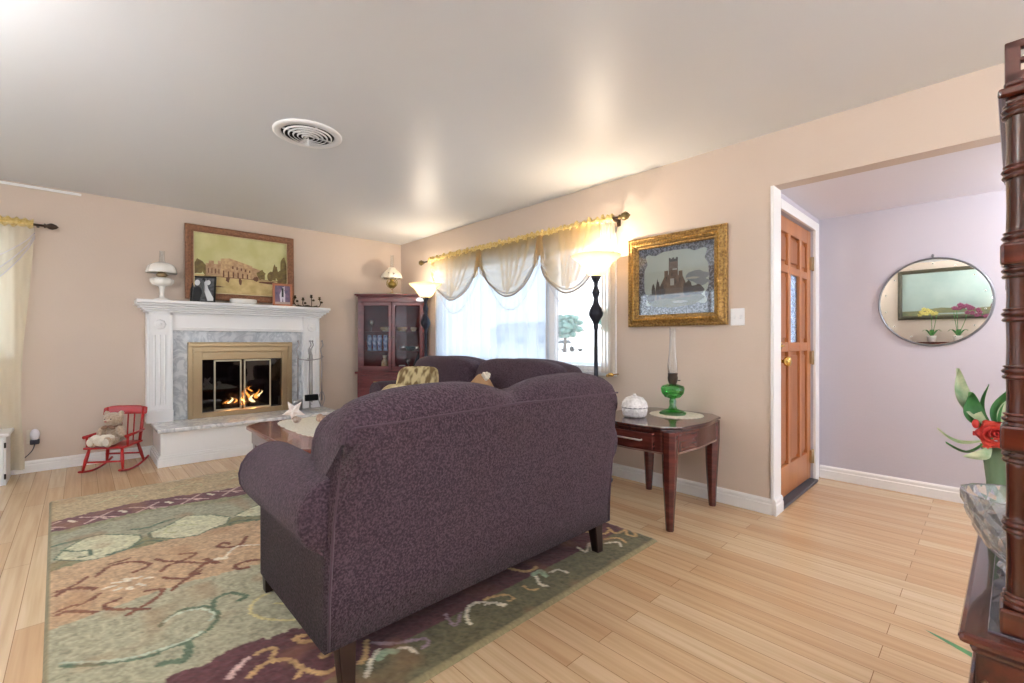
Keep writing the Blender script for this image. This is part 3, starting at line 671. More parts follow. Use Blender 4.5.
def shell(name, lbl, loc, L_, m, rz, grp=None):
    mb = MB(); pts = []; rr = []
    for i in range(40):
        u = i/39; a = u*6*PI; rad = L_*.22*(1-u)**1.1; pts.append((L_*(u-.35), rad*math.cos(a)*.6, L_*.25+rad*math.sin(a)*.6-0*u)); rr.append(max(.001, L_*.2*(1-u)**1.1))
    mb.tube(pts, rr, 10); mb.ell((-L_*.22, 0, L_*.2), (L_*.28, L_*.22, L_*.19), 12, 8)
    o = mb.build(name, m); o.location = loc; o.rotation_euler = (0, 0, rz); return tag(o, lbl, 'shell', grp)
shell('conch_shell', 'pale conch shell in the middle of the lace runner', (2.02, 1.36, ZT+.008), .12, M_shell2, .4, 'shells on the lace runner')
shell('conch_shell', 'brown and cream conch shell beside the white starfish', (1.90, 1.22, ZT+.008), .10, mat('brown_shell', '9a8070', .4, c2='dccabc', scale=25), 2.2, 'shells on the lace runner')
shell('conch_shell', 'white conch shell at the sofa end of the lace runner', (2.22, 1.42, ZT+.008), .11, M_shell, 3.9, 'shells on the lace runner')

# ================================================================== end table
t = thing('end_table', 'dark cherry end table with drawer and wavy apron beside the loveseat', 'table', (3.78, 2.44, 0))
EX, EY, EZ = .58, .70, .61; ch = .085
def etop(o, amp):
    amp *= 1.5
    pts = []
    def seg(a, b, n, am, nx, ny):
        for i in range(n):
            u = i/n; k = am*(math.cos(2*PI*u)-1)*-.5; pts.append((a[0]+(b[0]-a[0])*u+nx*k, a[1]+(b[1]-a[1])*u+ny*k))
    seg((ch-o*.4, -o), (EX-ch+o*.4, -o), 14, amp, 0, -1)
    seg((EX-ch+o*.4, -o), (EX+o, ch-o*.4), 2, 0, 0, 0)
    seg((EX+o, ch-o*.4), (EX+o, EY-ch+o*.4), 18, amp*1.2, 1, 0)
    seg((EX+o, EY-ch+o*.4), (EX-ch+o*.4, EY+o), 2, 0, 0, 0)
    seg((EX-ch+o*.4, EY+o), (ch-o*.4, EY+o), 4, 0, 0, 0); seg((ch-o*.4, EY+o), (-o, EY-ch+o*.4), 2, 0, 0, 0)
    seg((-o, EY-ch+o*.4), (-o, ch-o*.4), 14, amp, -1, 0); seg((-o, ch-o*.4), (ch-o*.4, -o), 2, 0, 0, 0)
    return pts
MB().prism(etop(.012, .015), f3, 0, (EZ-.014, EZ)).prism(etop(.0, .015), f3, 0, (EZ-.034, EZ-.017)).build('tabletop', M_cherryT, t, bevel=.004)
MB().prism(etop(-.016, .010), f3, 0, (EZ-.155, EZ-.034)).build('apron', M_cherry, t, bevel=.002)
MB().prism(etop(-.012, .010), f3, 0, (EZ-.162, EZ-.153)).build('apron_bead', mat('worn_edge', '8d6f63', .3), t)
dw = MB().box(.11, EX-.13, -.012, .03, EZ-.142, EZ-.045).build('drawer', M_cherry, t, bevel=.004)
MB().tube([(.2, -.012, EZ-.09), (.2, -.03, EZ-.09), (.38, -.03, EZ-.09), (.38, -.012, EZ-.09)], .005).build('handle', M_iron, dw)
for a, b, dx, dy in ((.06, .06, -1, -1), (EX-.06, .06, 1, -1), (.06, EY-.06, -1, 1), (EX-.06, EY-.06, 1, 1)):
    lp = []
    for z, off, wd in ((0, .006, .017), (.12, .004, .022), (.28, .004, .029), (EZ-.16, .006, .034), (EZ-.03, .006, .034)):
        cx_, cy_ = a+dx*off, b+dy*off; s2 = 1.35
        lp.append([(cx_+wd*s2*math.cos(R(k)), cy_+wd*s2*math.sin(R(k)), z) for k in (22, 68, 112, 158, 202, 248, 292, 338)])
    MB().loft(lp, sm=False).build('leg', M_cherry, t, bevel=.002)
q = MB().prism(scallop(0, 0, .168, .168, 30, .04), f3, 0, (0, .003)).build('doily', M_lace); tag(q, 'round cream crocheted doily under the green glass oil lamp', 'doily'); q.location = (4.13, 2.925, EZ+.0005)
# green oil lamp
t = thing('green_oil_lamp', 'green glass oil lamp with tall clear chimney on the end table', 'oil lamp', (4.11, 2.915, EZ+.0035))
MB().lathe([(0, 0), (.082, 0), (.088, .008), (.07, .02), (.03, .034), (.02, .055), (.022, .085), (.018, .10)], n=32, flute=.05, fn=8).build('foot', M_greeng, t)
MB().lathe([(.018, .10), (.05, .11), (.072, .135), (.078, .165), (.07, .18), (.03, .192), (.0, .193)], n=32, flute=.03, fn=8).build('oil_font', M_greeng, t)
MB().lathe([(.022, .19), (.026, .20), (.032, .215), (.034, .235), (.030, .25), (.033, .255), (.033, .262), (0, .262)], n=20).tube([(.03, 0, .22), (.055, -.02, .22)], .003).lathe([(0, -.003), (.009, -.003), (.009, .003), (0, .003)], c=(.055, -.02, .22), n=10).build('burner', mat('old_burner', '4c4038', .4, .6), t)
MB().lathe([(.030, .258), (.034, .28), (.036, .31), (.026, .38), (.021, .46), (.021, .55), (.0225, .555)], n=24).build('chimney', M_clear, t)
t.scale = (1, 1, 1.06)
MB().tube([(-.05, .045, .172), (-.068, .055, .18)], .006).build('filler_cap', mat('old_burner', '4c4038'), t)
# lidded ribbed white dish
t = thing('lidded_dish', 'white ribbed lidded dish on the end table behind the loveseat', 'dish', (3.975, 2.655, EZ+.0005))
MB().lathe([(0, 0), (.062, 0), (.074, .012), (.08, .045), (.078, .062), (0, .062)], n=48, flute=.035, fn=24).build('bowl', M_wick, t)
MB().lathe([(.084, .064), (.083, .07), (.078, .095), (.055, .125), (.02, .138), (0, .14)], n=48, flute=.03, fn=16).ell((0, 0, .143), (.012, .012, .009)).build('lid', M_wick, t)
MB().lathe([(.083, .060), (.085, .063), (.083, .066)], n=40).build('rim_band', mat('grey_band', '6d6a6c', .4), t)
# ================================================================== fireplace (against x = 0)
fp = thing('fireplace', 'white fireplace surround with mantel shelf, marble slips and raised hearth', 'fireplace', (0, 0, 0))
HZ = .335
MB().box(0, .575, .505, 2.06, 0, HZ-.035).build('hearth_base', M_trim, fp, bevel=.003)
MB().box(0, .61, .48, 2.09, HZ-.035, HZ).build('hearth_slab', [M_marbleT], fp, bevel=.008)
hb = MB()
for sec in ((0, .024, 0, .062), (0, .018, .062, .085), (0, .010, .085, .1)):
    hb.box(.575, .575+sec[1], .505-sec[1], 2.06+sec[1], sec[2], sec[3]).box(0, .58, .505-sec[1], .505, sec[2], sec[3]).box(0, .58, 2.06, 2.06+sec[1], sec[2], sec[3])
hb.build('hearth_baseboard', M_trim, fp, bevel=.002)
def pil(y0, y1):
    m = MB(); m.box(0, .135, y0, y1, HZ, 1.39)
    w_ = (y1-y0); m.box(.135, .145, y0+.0, y0+.022, HZ, 1.39).box(.135, .145, y1-.022, y1, HZ, 1.39).box(.135, .145, y0, y1, 1.36, 1.39)
    for k in range(3):
        c_ = y0+w_*(.3+.2*k); m.tube([(.135, c_, HZ+.16), (.135, c_, 1.17)], .008, 8)
    m.box(.135, .155, y0-.004, y1+.004, HZ, HZ+.11).box(.135, .15, y0, y1, HZ+.11, HZ+.125)
    return m
for a, b in ((.445, .643), (1.855, 2.04)):
    pl = pil(a, b).build('pilaster', M_white, fp, bevel=.003)
    rs_ = MB(Matrix.Translation((.135, (a+b)/2, 1.27)) @ Matrix.Rotation(R(90), 4, 'Y'))
    rs_.lathe([(0, .02), (.012, .018), (.018, .008), (.03, .014), (.045, .006), (.048, 0)], n=24, flute=.08, fn=8).build('rosette', M_white, pl)
MB().box(0, .12, .625, 1.865, 1.215, 1.39).box(.12, .13, .64, 1.85, 1.235, 1.25).box(.12, .13, .64, 1.85, 1.365, 1.38).build('frieze', M_white, fp, bevel=.003)
cr_ = MB()
for k, (dx, z0, z1) in enumerate(((.155, 1.385, 1.405), (.172, 1.405, 1.425), (.196, 1.425, 1.447), (.222, 1.447, 1.468))):
    cr_.box(0, dx, .445-(dx-.135), 2.04+(dx-.135), z0, z1)
cr_.build('crown_moulding', M_white, fp, bevel=.008)
MB().box(0, .25, .362, 2.13, 1.468, 1.50).build('mantel_shelf', M_white, fp, bevel=.007)
mb = MB(); mb.box(0, .085, .625, .77, HZ, 1.215).box(0, .085, 1.725, 1.865, HZ, 1.215).box(0, .085, .77, 1.725, 1.09, 1.215)
mb.build('marble_slip', M_marble, fp)
# brass insert frame
br = MB(); br.box(.05, .14, .765, .80, HZ, 1.09).box(.05, .14, 1.70, 1.735, HZ, 1.09).box(.05, .15, .765, 1.735, 1.055, 1.10).box(.05, .13, .80, 1.70, 1.00, 1.055)
br.box(.05, .155, .775, 1.725, 1.085, 1.10)
br.box(.05, .125, .80, .885, HZ, 1.02).box(.05, .125, 1.635, 1.70, HZ, 1.02).box(.05, .115, .885, 1.635, .92, 1.0).box(.05, .12, .80, 1.70, HZ, .385)
br.box(.125, .14, .80, .812, HZ, 1.03).box(.125, .14, 1.69, 1.70, HZ, 1.03)
br.build('brass_frame', M_brass, fp, bevel=.004)
# firebox shell
fb = MB(); fb.box(-.5, .06, .84, .86, .34, .96).box(-.5, .06, 1.66, 1.68, .34, .96).box(-.5, -.48, .84, 1.68, .34, .96).box(-.5, .06, .84, 1.68, .33, .35).box(-.5, .06, .84, 1.68, .94, .96)
fb.build('firebox', M_firebox, fp)
M_fglass = glass('smoked_fire_glass', '8f8f96', .07)
M_chan = mat('pale_brass_channel', 'c8bca0', .35, .7)
for y0, y1 in ((.99, 1.238), (1.262, 1.525)):
    d_ = MB().box(.088, .1, y0, y0+.013, .39, .915).box(.088, .1, y1-.013, y1, .39, .915).box(.088, .1, y0, y1, .39, .405).box(.088, .1, y0, y1, .90, .915).build('fire_door', M_chan, fp)
    MB().box(.092, .095, y0+.013, y1-.013, .405, .90).build('fire_glass', M_fglass, d_)
for y0, y1 in ((.885, .99), (1.525, 1.635)): MB().box(.078, .082, y0, y1, .385, .92).build('side_glass', M_fglass, fp)
for y in (1.23, 1.27): MB().ell((.112, y, .44), (.012, .008, .008)).build('fire_door_knob', M_brass2, fp)
# logs, flames, grate in the firebox
lg = thing('fire_logs', 'burning gas logs inside the fireplace behind the glass doors', 'logs', (-.16, 1.26, .352))
M_log = mat('charred_log', '5c4434', .9, c2='2a211c', scale=14, bump=.5)
for (a, b, r_) in (((-.02, -.28, .09), (.02, .26, .10), .05), ((.08, -.24, .05), (.07, .20, .05), .042), ((0, -.12, .18), (.07, .16, .16), .034), ((.05, .02, .12), (-.06, .2, .2), .028)):
    MB().tube([a, tuple((a[i]+b[i])/2+(.008 if i == 2 else 0) for i in range(3)), b], [r_, r_*1.1, r_*.9], 12).build('log', M_log, lg)
gt = MB()
for k in range(7): y = -.24+.08*k; gt.tube([(-.1, y, .03), (.14, y, .03), (.15, y, .1)], .007, 6)
gt.tube([(.12, -.28, .02), (.12, .28, .02)], .008).build('grate', M_black, lg)
M_fl = mat('flame', 'ffb45a', .5, emis='ffa040', es=8); M_fl2 = mat('flame_core', 'fff0c0', .5, emis='ffdc90', es=12)
def flame(y, z, h, w_, m):
    L_ = []
    for k in range(8):
        u = k/7; r_ = w_*math.sin(PI*min(1, u*.75+.25))**1.2*(1-u*.85)+.001; ox = .02*math.sin(u*5+y*20)
        L_.append([(.10+r_*.5*math.cos(2*PI*j/8), y+ox+r_*math.sin(2*PI*j/8), z+h*u) for j in range(8)])
    MB().loft(L_).build('flame', m, lg)
for y, z, h, w_, m in ((-.09, .08, .09, .03, M_fl2), (-.13, .08, .06, .022, M_fl), (-.05, .08, .075, .02, M_fl), (.07, .13, .15, .025, M_fl), (.12, .08, .11, .04, M_fl2), (.17, .12, .12, .028, M_fl), (.20, .14, .08, .02, M_fl2), (.03, .08, .07, .02, M_fl), (.10, .20, .08, .02, M_fl)):
    flame(y, z, h*.85, w_*.7, m)
for i, (y, z) in enumerate(((.1, .15), (-.08, .12))): light('fire_glow', 'POINT', (.0, 1.26+y, .352+z), 1.3, (1, .5, .2), shadow_soft_size=.05)
# fireplace tool set on the right end of the hearth
ts = thing('fireplace_tool_set', 'steel fireplace tool set standing on the right end of the hearth', 'fire tools', (.34, 1.86, HZ))
MB().lathe([(0, 0), (.10, 0), (.10, .012), (.06, .02), (.015, .03), (0, .03)], n=28).tube([(0, 0, .02), (0, 0, .64)], .008).lathe([(.009, .62), (.018, .64), (.012, .66), (.02, .68), (0, .70)], n=14).build('stand', M_iron, ts)
MB().tube([(0, -.15, .60), (0, -.11, .575), (0, 0, .56), (0, .11, .575), (0, .15, .60)], .006).tube([(.09, -.0, .58), (.0, 0, .56), (-.07, 0, .58)], .006).build('hook_arm', M_iron, ts)
def tool(y, x, kind):
    o = MB().tube([(x, y, .10), (x, y, .62)], .008).tube(spline([(x, y, .62), (x, y-.012, .68), (x, y+.014, .73), (x, y+.004, .77)]), [.007]*19+[.003] if False else .006).ell((x, y+.004, .775), (.011, .011, .012)).build('tool_handle', M_iron, ts)
    if kind == 'brush': MB().box(x-.018, x+.018, y-.075, y+.065, .115, .185).build('brush_head', M_black, o, bevel=.008)
    elif kind == 'shovel': MB().grid(lambda u, v: (x+.012*math.cos(PI*(u-.5)), y-.05+.1*u, .01+.12*v), 8, 4).build('shovel_blade', M_iron, o, solid=.002)
    elif kind == 'poker': MB().tube([(x, y, .10), (x, y, .03), (x+.01, y+.02, .015)], [.0065, .006, .002]).tube([(x, y, .07), (x, y+.03, .05)], [.005, .002]).build('poker_tip', M_iron, o)
    else: MB().tube(spline([(x, y-.01, .2), (x, y-.035, .12), (x, y-.005, .03)]), .005).tube(spline([(x, y+.01, .2), (x, y+.035, .12), (x, y+.005, .03)]), .005).build('tong_jaws', M_iron, o)
tool(-.13, 0, 'shovel'); tool(-.005, .075, 'brush'); tool(.13, 0, 'tongs'); tool(.02, -.065, 'poker')

# ================================================================== mantel things
MZ = 1.50
t = thing('milk_glass_oil_lamp', 'white milk glass oil lamp on the left end of the mantel', 'oil lamp', (.125, .56, MZ))
MB().lathe([(0, 0), (.062, 0), (.066, .008), (.05, .02), (.022, .03), (.017, .06), (.02, .11), (.028, .135)], n=28, flute=.03, fn=10).build('base', M_milk, t)
MB().lathe([(.028, .135), (.075, .15), (.09, .175), (.092, .2), (.07, .215), (.03, .222), (0, .222)], n=36, flute=.05, fn=9).build('oil_font', M_milk, t)
MB().lathe([(.03, .222), (.04, .235), (.045, .25), (.032, .262), (.028, .27), (0, .27)], n=16, flute=.06, fn=8).build('burner', M_brass, t)
sh_ = [(.115, .262), (.118, .27), (.112, .30), (.105, .325), (.085, .345), (.05, .36), (.04, .362)]
MB().lathe(sh_, n=44, flute=.05, fn=7).build('shade', M_milk, t, solid=.003)
MB().lathe([(.026, .27), (.03, .30), (.032, .34), (.022, .40), (.02, .47), (.021, .475)], n=20).build('chimney', M_clear, t)
def photo_frame(name, lbl, loc, w_, h, fw, mf, mim, rz, tilt, fig):
    t = thing(name, lbl, 'photo frame', loc, rz)
    T = Matrix.Rotation(R(tilt), 4, 'X')   # front -Y, tilt back
    MB(T).box(-w_/2, w_/2, -.006, .006, 0, fw).box(-w_/2, w_/2, -.006, .006, h-fw, h).box(-w_/2, -w_/2+fw, -.006, .006, 0, h).box(w_/2-fw, w_/2, -.006, .006, 0, h).build('frame', mf, t, bevel=.002)
    im = MB(T); im.box(-w_/2+fw, w_/2-fw, .0, .003, fw, h-fw)
    for mi, poly in fig: im.prism([(-w_/2+fw+(w_-2*fw)*u, fw+(h-2*fw)*v) for u, v in poly], lambda u, v, q: (u, -.0006*q-.0002*mi, v), mi)
    im.build('picture', mim, t)
    MB().prism([(0, 0), (.0, h*.8), (h*.42, 0)], lambda u, v, q: ((q-.5)*.02, (u if tilt > -1 else u)+.006-v*math.tan(R(tilt)) if False else u+.01, v), 0).build('easel_back', M_blackp, t)
    return t
bw = [mat('photo_grey', '6a6a6c', .4, c2='3f3f42', scale=40), mat('photo_white', 'e6e6e8', .4), mat('photo_black', '222224', .4)]
def circ(x, y, r, ry=None, n=12): return [(x+r*math.cos(2*PI*i/n), y+(ry or r)*math.sin(2*PI*i/n)) for i in range(n)]
photo_frame('photo_frame', 'black framed black and white photo of two people leaning back on the mantel', (.14, .885, MZ), .215, .285, .018, M_blackp, bw, R(72), -16,
            [(1, circ(.2, .78, .13)), (1, [(.42, .95), (.62, .9), (.72, .55), (1, .12), (1, 0), (.72, 0), (.6, .3), (.45, .6)]), (1, circ(.72, .8, .11)), (2, circ(.5, .9, .09)), (2, [(0, 0), (.35, 0), (.45, .4), (.3, .62), (.05, .55)]), (1, circ(.3, .22, .07))])
cw = [mat('photo_mauve', '86687e', .4, c2='5d5570', scale=25), mat('photo_pale', 'ddd4dc', .4), mat('photo_sand', 'b7a296', .4)]
photo_frame('photo_frame', 'orange wood framed colour photo of a figure in white on the mantel', (.16, 1.63, MZ), .20, .255, .024, mat('orange_wood_frame', 'c07a5a', .35, c2='ad6a4a', scale=9), cw, R(82), -6,
            [(2, [(0, 0), (1, 0), (1, .12), (0, .12)]), (1, [(.35, .08), (.45, .08), (.5, .35), (.56, .08), (.66, .08), (.68, .55), (.62, .75), (.42, .75), (.3, .5)]), (1, circ(.56, .84, .09)), (1, [(.55, .9), (.66, 1), (.62, .85)])])
q = MB().lathe([(0, 0), (.10, 0), (.12, .01), (.128, .045), (.12, .055), (.105, .04), (0, .035)], n=32).build('white_dish', M_milk); tag(q, 'shallow white oval dish on the mantel between the two photo frames', 'dish'); q.location = (.13, 1.25, MZ+.0005); q.scale = (.72, 1.0, 1)
# bronze candle holder
t = thing('bronze_candelabra', 'small dark bronze branching candle holder on the right end of the mantel', 'candle holder', (.15, 1.90, MZ)); t.scale = (1.2, 1.1, 1.25)
MB().tube(spline([(0, -.10, .02), (0, -.05, .008), (0, 0, .02), (0, .05, .008), (0, .1, .02)]), .006).lathe([(0, 0), (.035, 0), (.03, .008), (.01, .016), (0, .016)], n=16).build('stem', mat('old_bronze', '4a3d28', .4, .6), t)
for y, z in ((-.125, .075), (-.045, .06), (.04, .09), (.125, .075)):
    o = MB().tube(spline([(0, y*.5, .015), (.01, y*.9, .012), (0, y*1.08, z*.6), (0, y, z)]), .004).lathe([(.004, 0), (.016, .008), (.018, .012), (.009, .014), (.013, .03), (.011, .03), (0, .02)], c=(0, y, z), n=12).build('candle_arm', mat('old_bronze', '4a3d28'), t)
    MB().ell((.004, y+.02, z-.02), (.006, .014, .01)).build('leaf', mat('old_bronze', '4a3d28'), o)

# ================================================================== pictures
def picture(name, lbl, T, w_, h, prof, mf, mats, layers, glassy=True, matmi=None):
    """local: x across, -y out of wall, z up from centre"""
    t = thing(name, lbl, 'picture'); t.matrix_world = T
    fr = MB(); k = len(prof)   # prof: (inset from outer edge, depth)
    L_ = []
    for sx, sz in ((-1, -1), (1, -1), (1, 1), (-1, 1)):
        L_.append([(sx*(w_/2-i), -d, sz*(h/2-i)) for i, d in prof])
    L_.append(L_[0]); fr.loft(L_, sm=False, caps=False); fr.build('frame', mf, t)
    iw, ih = w_/2-prof[-1][0]+.004, h/2-prof[-1][0]+.004
    im = MB(); im.box(-iw, iw, -.006, .0, -ih, ih)
    for n_, (mi, poly) in enumerate(layers):
        im.prism([(max(-iw, min(iw, (u-.5)*2*iw)), max(-ih, min(ih, (v-.5)*2*ih))) for u, v in poly], lambda u, v, q: (u, -.006-.0004*q*(1+n_*.22), v), mi)
    im.build('canvas', mats, t)
    if glassy: MB().box(-iw, iw, -.0135, -.0125, -ih, ih).build('picture_glass', M_clear, t)
    return t
rn = random.Random(11)
def blob(cx_, cy_, rx, ry, n=14, j=.25): return [(cx_+rx*(1+rn.uniform(-j, j))*math.cos(2*PI*i/n), cy_+ry*(1+rn.uniform(-j, j))*math.sin(2*PI*i/n)) for i in range(n)]
def rect(a, b, c, d): return [(a, c), (b, c), (b, d), (a, d)]
pm = [mat('p_sky', 'c2be84', .55, c2='d3cf9c', scale=5), mat('p_sand', 'd6c088', .55, c2='bda36c', scale=12), mat('p_stone', 'b08a68', .55, c2='d0b084', scale=30), mat('p_brown', '6e4a34', .55), mat('p_tree', '6a5636', .55, c2='85733e', scale=30), mat('p_stone2', 'c6a682', .55, c2='a98462', scale=26)]
L1 = [(1, rect(0, 1, 0, .30)), (1, [(0, .30), (.3, .33), (1, .27), (1, .25), (0, .2)])]
L1 += [(4, blob(.05, .42, .06, .13)), (4, blob(.13, .38, .04, .08)), (5, rect(.12, .3, .30, .5)), (5, rect(.15, .2, .5, .55)), (5, rect(.24, .28, .48, .56))]
L1 += [(2, [(.27, .28), (.27, .60), (.36, .62), (.37, .27)]), (2, [(.36, .27), (.36, .62), (.60, .52), (.60, .28)]), (5, [(.6, .29), (.6, .5), (.7, .46), (.7, .29)]), (5, [(.40, .3), (.40, .55), (.50, .52), (.50, .3)])]
for i in range(6): L1.append((3, rect(.29+.05*i, .305+.05*i, .29, .40-.006*i)))
for i in range(5): L1.append((3, rect(.385+.045*i, .40+.045*i, .44-.01*i, .49-.012*i)))
for i in range(4): L1.append((3, rect(.14+.035*i, .15+.035*i, .34, .42)))
L1 += [(4, blob(.70, .38, .05, .09)), (4, blob(.82, .38, .06, .09)), (4, blob(.86, .46, .03, .12)), (4, blob(.96, .45, .05, .26)), (4, blob(.93, .36, .06, .12)), (3, blob(.64, .30, .03, .04)), (3, blob(.34, .25, .02, .05)), (3, blob(.47, .23, .016, .06)), (3, rect(.1, .9, .283, .292)), (3, blob(.8, .25, .12, .02)), (3, blob(.2, .12, .1, .012))]
wood_f = mat('carved_brown_frame', '7c5138', .45, c2='97684a', scale=60, bump=.5, bscale=120)
T = Matrix.Translation((.02, 1.265, 1.925)) @ Matrix.Rotation(R(-5), 4, 'Y') @ Matrix.Rotation(R(90), 4, 'Z')
T = Matrix.Translation((.035, 1.265, 1.915)) @ Matrix.Rotation(R(-2), 4, 'Y') @ Matrix.Rotation(R(90), 4, 'Z')
p1 = picture('landscape_painting', 'wide brown framed painting of pale stone buildings above the mantel', T, 1.03, .76, [(0, 0), (0, .026), (.02, .034), (.052, .028), (.058, .02), (.072, .022), (.075, .008)], [wood_f], pm, L1, glassy=False)
MB().tube([(-.44, -.024, -.306), (.44, -.024, -.306), (.44, -.024, .306), (-.44, -.024, .306), (-.44, -.024, -.306)], .0045, 6, sm=False).build('slip', mat('cream_slip', 'd8c9a0', .5), p1)
# castle picture
pc = [mat('c_lace', '24253c', .5, c2='8e8ea2', scale=75, lo=.47, hi=.56, detail=1), mat('c_sky', 'ccd4ce', .5, c2='dbdfd6', scale=4), mat('c_dark', '3a2c28', .5), mat('c_stone', '6b4d3e', .5, c2='8a6a56', scale=30), mat('c_green', '5c5a3a', .5, c2='777048', scale=20), mat('c_mist', '8f97a0', .5), mat('c_pale', 'cfc8c0', .5)]
def scal():
    out = []
    for i in range(72):
        a = 2*PI*i/72; ca, sa = math.cos(a), math.sin(a); e = .42
        k = 1+.05*math.cos(8*a)-.07*math.exp(-((abs(ca*sa)-.5)/.10)**2)*-1
        out.append((.5+.405*k*math.copysign(abs(ca)**e, ca), .52+.385*k*math.copysign(abs(sa)**e, sa)))
    return out
L2 = [(1, scal()), (5, blob(.78, .52, .14, .07)), (5, blob(.84, .44, .09, .05)), (4, [(.12, .2), (.2, .13), (.45, .1), (.75, .13), (.88, .22), (.8, .3), (.3, .28)]), (3, [(.22, .22), (.24, .4), (.3, .42), (.36, .55), (.42, .58), (.6, .55), (.66, .4), (.7, .24)]),
      (3, rect(.42, .54, .3, .78)), (2, rect(.43, .53, .76, .80)), (2, rect(.42, .445, .78, .82)), (2, rect(.465, .49, .78, .82)), (2, rect(.515, .54, .78, .82)), (3, rect(.36, .41, .3, .64)), (3, rect(.55, .60, .3, .62)),
      (6, rect(.47, .53, .64, .66)), (6, rect(.44, .49, .42, .52)), (2, rect(.455, .47, .55, .6)), (2, rect(.38, .395, .5, .55)), (2, rect(.56, .575, .46, .52)), (2, rect(.5, .515, .44, .5)),
      (2, blob(.21, .33, .025, .13)), (2, blob(.27, .36, .025, .15)), (2, blob(.33, .34, .03, .12)), (2, blob(.16, .25, .04, .06)), (2, blob(.66, .36, .06, .10)), (2, blob(.78, .33, .09, .08)), (4, blob(.42, .19, .14, .05)), (2, blob(.45, .26, .12, .025)), (6, blob(.72, .5, .09, .015)), (6, blob(.56, .18, .1, .02))]
T = Matrix.Translation((3.985, 3.2, 1.567))
p2 = picture('castle_picture', 'ornate gilt framed castle picture with dark lace mat on the window wall', T, .765, .69, [(0, 0), (0, .03), (.012, .036), (.018, .03), (.028, .034), (.05, .052), (.066, .046), (.072, .03), (.084, .028), (.09, .016)], [M_gold], pc, L2)
bd = MB()
for sx, sz, n, hor in ((0, 1, 30, 1), (0, -1, 30, 1), (1, 0, 26, 0), (-1, 0, 26, 0)):
    for i in range(n):
        u = (i+.5)/n-.5
        c_ = (u*.66, -.050, sz*.293) if hor else (sx*.331, -.050, u*.58)
        bd.ell(c_, (.009, .006, .011) if not hor else (.011, .006, .009), 8, 5)
bd.build('leaf_moulding', M_gold2, p2)
# ================================================================== oval mirror
mr = thing('oval_mirror', 'oval wall mirror with a thin silver rim in the foyer', 'mirror', (5.318, 4.38, 1.388))
def oval(rx, rz, y, n=56): return [(rx*math.cos(2*PI*i/n), y, rz*math.sin(2*PI*i/n)) for i in range(n)]
MB().loft([oval(.298, .308, -.001), oval(.298, .308, -.010), oval(.29, .30, -.013)], sm=False).build('mirror_glass', M_mirror, mr)
MB().loft([oval(.303, .313, -.0), oval(.306, .316, -.006), oval(.303, .313, -.016), oval(.295, .305, -.017), oval(.295, .305, -.012)], caps=False).build('rim', mat('silver_rim', '8a8c92', .3, .8), mr)
MB().ell((0, -.008, .325), (.008, .006, .014)).build('hanger', mat('silver_rim', '8a8c92'), mr)
for k in range(14):
    a = 2*PI*(k+.5)/14; MB().ell((.265*math.cos(a), -.0135, .272*math.sin(a)), (.006, .0015, .004), 8, 6).build('etched_star', mat('etched_white', 'f8f8f4', .2), mr)
# ================================================================== things the mirror shows, behind the camera
ms = [mat('s_sky', '9fb0aa', .5, c2='aebcb4', scale=3), mat('s_land', '6c7a5e', .5, c2='877f5a', scale=14), mat('s_water', 'a8b4b0', .5)]
T = Matrix.Translation((5.25, -1.6, 1.90)) @ Matrix.Rotation(PI, 4, 'Z')
picture('seascape_painting', 'dark framed pale landscape painting on the wall behind the camera, seen in the mirror', T, 1.50, .84, [(0, 0), (0, .03), (.03, .038), (.055, .028), (.06, .01)], [mat('dark_olive_frame', '4c4636', .4)], ms,
        [(1, rect(0, 1, 0, .12)), (1, blob(.2, .13, .14, .04)), (1, blob(.6, .13, .2, .05)), (2, rect(.3, .8, .03, .06))], glassy=False)
cb = thing('tall_sideboard', 'tall dark wooden sideboard under the landscape painting behind the camera', 'sideboard', (5.25, -1.58, 0))
MB().box(-.75, .75, .02, .38, .08, 1.07).build('carcass', M_cherry, cb, bevel=.004); MB().box(-.78, .78, 0, .41, 1.07, 1.10).build('top', M_cherry, cb, bevel=.006)
for sx in (-1, 1):
    for y in (.05, .35): MB().box(sx*.7-.03, sx*.7+.03, y-.03, y+.03, 0, .08).build('leg', M_cherry, cb, bevel=.004)
for k in (-.5, 0, .5):
    d_ = MB().box(k-.23, k+.23, .38, .395, .12, 1.04).build('door', M_cherry, cb, bevel=.005); MB().ell((k+.18, .41, .6), (.014, .014, .014)).build('knob', M_brass2, d_)
def orchid(x, m, lbl, pts, seed):
    rr_ = random.Random(seed); t = thing('potted_orchid', lbl, 'orchid', (x, -1.36, 1.10), 0, 'orchids on the tall sideboard')
    MB().lathe([(0, 0), (.045, 0), (.06, .09), (.064, .1), (.056, .1), (.05, .085), (0, .085)], n=20).build('pot', M_milk, t)
    lf = MB()
    for k in range(6):
        a = k*PI/3+.4; L_ = .13; lf.grid(lambda u, v: ((.01+L_*v)*math.cos(a)-(u-.5)*.05*math.sin(PI*min(1, v+.1))*math.sin(a), (.01+L_*v)*math.sin(a)+(u-.5)*.05*math.sin(PI*min(1, v+.1))*math.cos(a), .09+.11*math.sin(v*2.4)), 2, 6)
    lf.build('leaves', M_leaf, t)
    for pth in pts:
        o = MB().tube(spline(pth), .004, 6).build('flower_stem', M_leaf, t)
        fl = MB(); e = pth[-1]; b_ = pth[-2]
        for k in range(7):
            u = k/6; c_ = [b_[i]+(e[i]-b_[i])*u+rr_.uniform(-.02, .02) for i in range(3)]
            for j in range(5):
                a = 2*PI*j/5+.3; fl.ell((c_[0]+.018*math.cos(a), c_[1]+.01, c_[2]+.018*math.sin(a)), (.016, .006, .014), 8, 5, rot=Matrix.Rotation(-a, 3, 'Y'))
        fl.build('blossoms', m, o)
